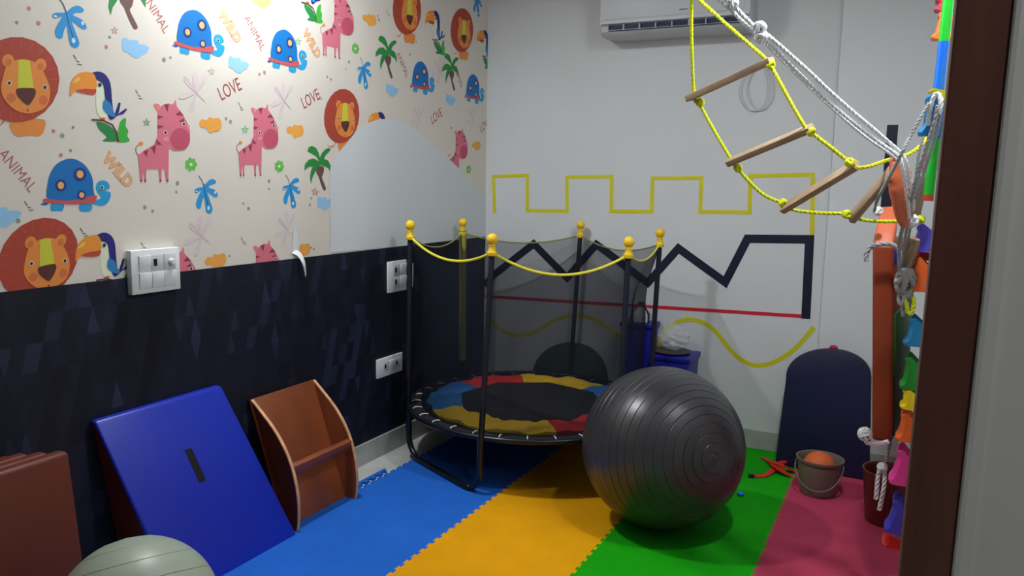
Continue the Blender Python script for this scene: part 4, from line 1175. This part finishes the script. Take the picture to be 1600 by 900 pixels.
zA = at(1000, 507, Y=4.29).z; xA0, xA1 = at(970, 520, Y=4.29).x, at(1018, 520, Y=4.29).x
box_thing('tall royal blue plastic box behind the right-hand trampoline post', xA0, xA1, 4.29, 4.43, zA)
zB = at(1058, 560, Y=4.20).z; xB0, xB1 = xA1 + .03, at(1077, 560, Y=4.20).x
box_thing('lower royal blue plastic box under the clear bag, behind the big ball', xB0, xB1, 4.20, 4.43, zB)
cb = at(1001, 505, Y=4.36); g = G()
bt = thing('bottle', 'white bottle with dark red cap on the tall blue box', 'bottle', (cb.x, 4.36, zA + .004))
hh = at(1001, 474, Y=4.36).z - zA
G().lathe([(.05, 0), (.054, .004), (.052, hh * .3), (.04, hh * .6), (.018, hh * .78), (.017, hh * .84), (0, hh * .84)], (cb.x, 4.36, zA + .004), 28).build('bottle_body', 'offwhite', bt)
G().lathe([(.02, hh * .82), (.022, hh * .84), (.02, hh * 1.02), (.012, hh * 1.05), (0, hh * 1.05)], (cb.x, 4.36, zA + .004), 24).build('cap', mat('dark_red_cap', (150, 26, 34), .4), bt)
G().tube([(cb.x - .02, 4.355, zA + hh * .8), (cb.x - .045, 4.345, zA + hh * .55), (cb.x - .058, 4.34, zA + hh * .2)], .006, 8).build('trigger', 'black', bt)
G().tube([(cb.x + .02, 4.355, zA + hh * .84), (cb.x + .05, 4.345, zA + hh * .5), (cb.x + .052, 4.34, zA + .006)], .007, 8).build('handle', 'black', bt)
# clear bag with a grey tray under it
xc = (xB0 + xB1) / 2 - .01
tr = G().lathe([(0, 0), (.095, 0), (.105, .008), (.108, .014), (.095, .016), (0, .012)], (xc - .012, 4.31, zB + .0045), 30)
tag(tr.build('shallow_dish', 'grey_in'), 'flat dark grey dish on the lower blue box, under the clear bag', 'dish')
g = G(); bm_ = bmesh.new(); bmesh.ops.create_icosphere(bm_, subdivisions=4, radius=1)
for v_ in bm_.verts:
    p = v_.co.copy(); k = 1 + .10 * math.sin(p.x * 9 + 1) * math.sin(p.y * 8 + 2) + .08 * math.sin(p.z * 13 + p.x * 6) + .05 * math.sin(p.y * 21)
    if p.z > .3: s_ = 1 - (p.z - .3) * .8
    else: s_ = 1
    v_.co = Vector((xc + p.x * .085 * k * s_, 4.31 + p.y * .08 * k * s_, zB + .10 + p.z * .078 * (1 + .05 * math.sin(p.x * 11))))
g.bm(bm_); tag(g.build('plastic_bag', 'clear'), 'crumpled clear plastic bag on the lower blue box beside the trampoline post', 'plastic bag')

# ------------------------------------------------------------------ bucket, orange ball, red strap, bin
bkc = at(1282, 762, Z=.0125); bx_, by_ = bkc.x, 3.92
Rt = (at(1319, 725, Y=by_).x - at(1244, 720, Y=by_).x) / 2
xct = (at(1319, 725, Y=by_).x + at(1244, 720, Y=by_).x) / 2
Hb = .175
bk = thing('bucket', 'grey brown plastic bucket holding an orange ball, on the pink mat', 'bucket', (xct, by_, .0125))
G().lathe([(Rt * .76, 0), (Rt * .78, .004), (Rt * .94, Hb * .92), (Rt * 1.0, Hb * .93), (Rt * 1.02, Hb), (Rt * .96, Hb), (Rt * .94, Hb * .97), (Rt * .92, Hb * .9), (Rt * .74, .01), (0, .01)], (xct, by_, .0125), 48).build('bucket_body', 'bucket', bk)
g = G(); hp = []
for i in range(25):
    a = PI * i / 24; x = Rt * 1.0 * math.cos(a); s_ = math.sin(a)
    hp.append(Vector((xct - x, by_ - Rt * (.25 + .72 * s_) * .98 - .004, .0125 + Hb * .86 - s_ * .11)))
hp[0].y = by_; hp[-1].y = by_
g.tube(smooth(hp, 2), .0035, 8); g.build('handle', 'bucket', bk)
tag(G().lathe([(.076 * math.sin(PI * i / 24), -.076 * math.cos(PI * i / 24)) for i in range(25)], (xct - .002, by_, .0125 + .125), 36).build('toy_ball', 'orange_ball'), 'orange ball sitting inside the grey brown bucket', 'ball')

rs = thing('rubber_strap', 'tangled red rubber strap lying on the green mat beside the bucket', 'strap', at(1205, 735, Z=.02))
def strap(pts, w_=.03, th=.006):
    P3 = smooth([at(x, y, Z=z) for x, y, z in pts], 6); v = []
    for i, p in enumerate(P3):
        t = (P3[min(i + 1, len(P3) - 1)] - P3[max(i - 1, 0)]).normalized(); n = t.cross(Vector((0, 0, 1))).normalized() * w_ / 2
        v += [p + n, p - n, p - n + Vector((0, 0, th)), p + n + Vector((0, 0, th))]
    n = len(P3); f = [(4 * i + k, 4 * i + 4 + k, 4 * i + 4 + (k + 1) % 4, 4 * i + (k + 1) % 4) for i in range(n - 1) for k in range(4)] + [(0, 1, 2, 3), (4 * n - 1, 4 * n - 2, 4 * n - 3, 4 * n - 4)]
    return G().add(v, f)
strap([(1175, 743, .015), (1190, 745, .014), (1205, 738, .018), (1215, 726, .03), (1228, 722, .04)]).build('strap_band', 'red_strap', rs)
strap([(1192, 716, .014), (1203, 722, .02), (1212, 730, .036), (1224, 738, .03), (1236, 745, .014)]).build('strap_band', 'red_strap', rs)
strap([(1206, 722, .03), (1222, 728, .045), (1234, 733, .03), (1242, 738, .014)], .035).build('strap_band', 'red_strap', rs)
cpt = at(1176, 744, Z=.02); G().box((cpt.x - .02, cpt.y - .014, .013), (cpt.x + .008, cpt.y + .014, .028), .004).build('end_clip', 'black', rs)
bp_ = at(1157, 772, Z=.02)
g = G().blob((bp_.x, bp_.y, .022), .014, (1.2, 1, .7)); tag(g.build('toy_piece', 'pipe_blue'), 'small blue plastic piece on the green mat behind the big ball', 'toy')

bc_ = at(1412, 806, Z=.0125); bxc, byc = .012, 3.72
Hbn = .235
bn = thing('waste_bin', 'maroon plastic waste bin beneath the rope tails, by the right wall', 'bin', (bxc, byc, .0125))
G().lathe([(.088, 0), (.09, .005), (.112, Hbn - .01), (.117, Hbn), (.108, Hbn), (.104, Hbn - .012), (.084, .008), (0, .008)], (bxc, byc, .0125), 40).build('bin_body', 'maroon_bin', bn)
print('done', len(bpy.data.objects))
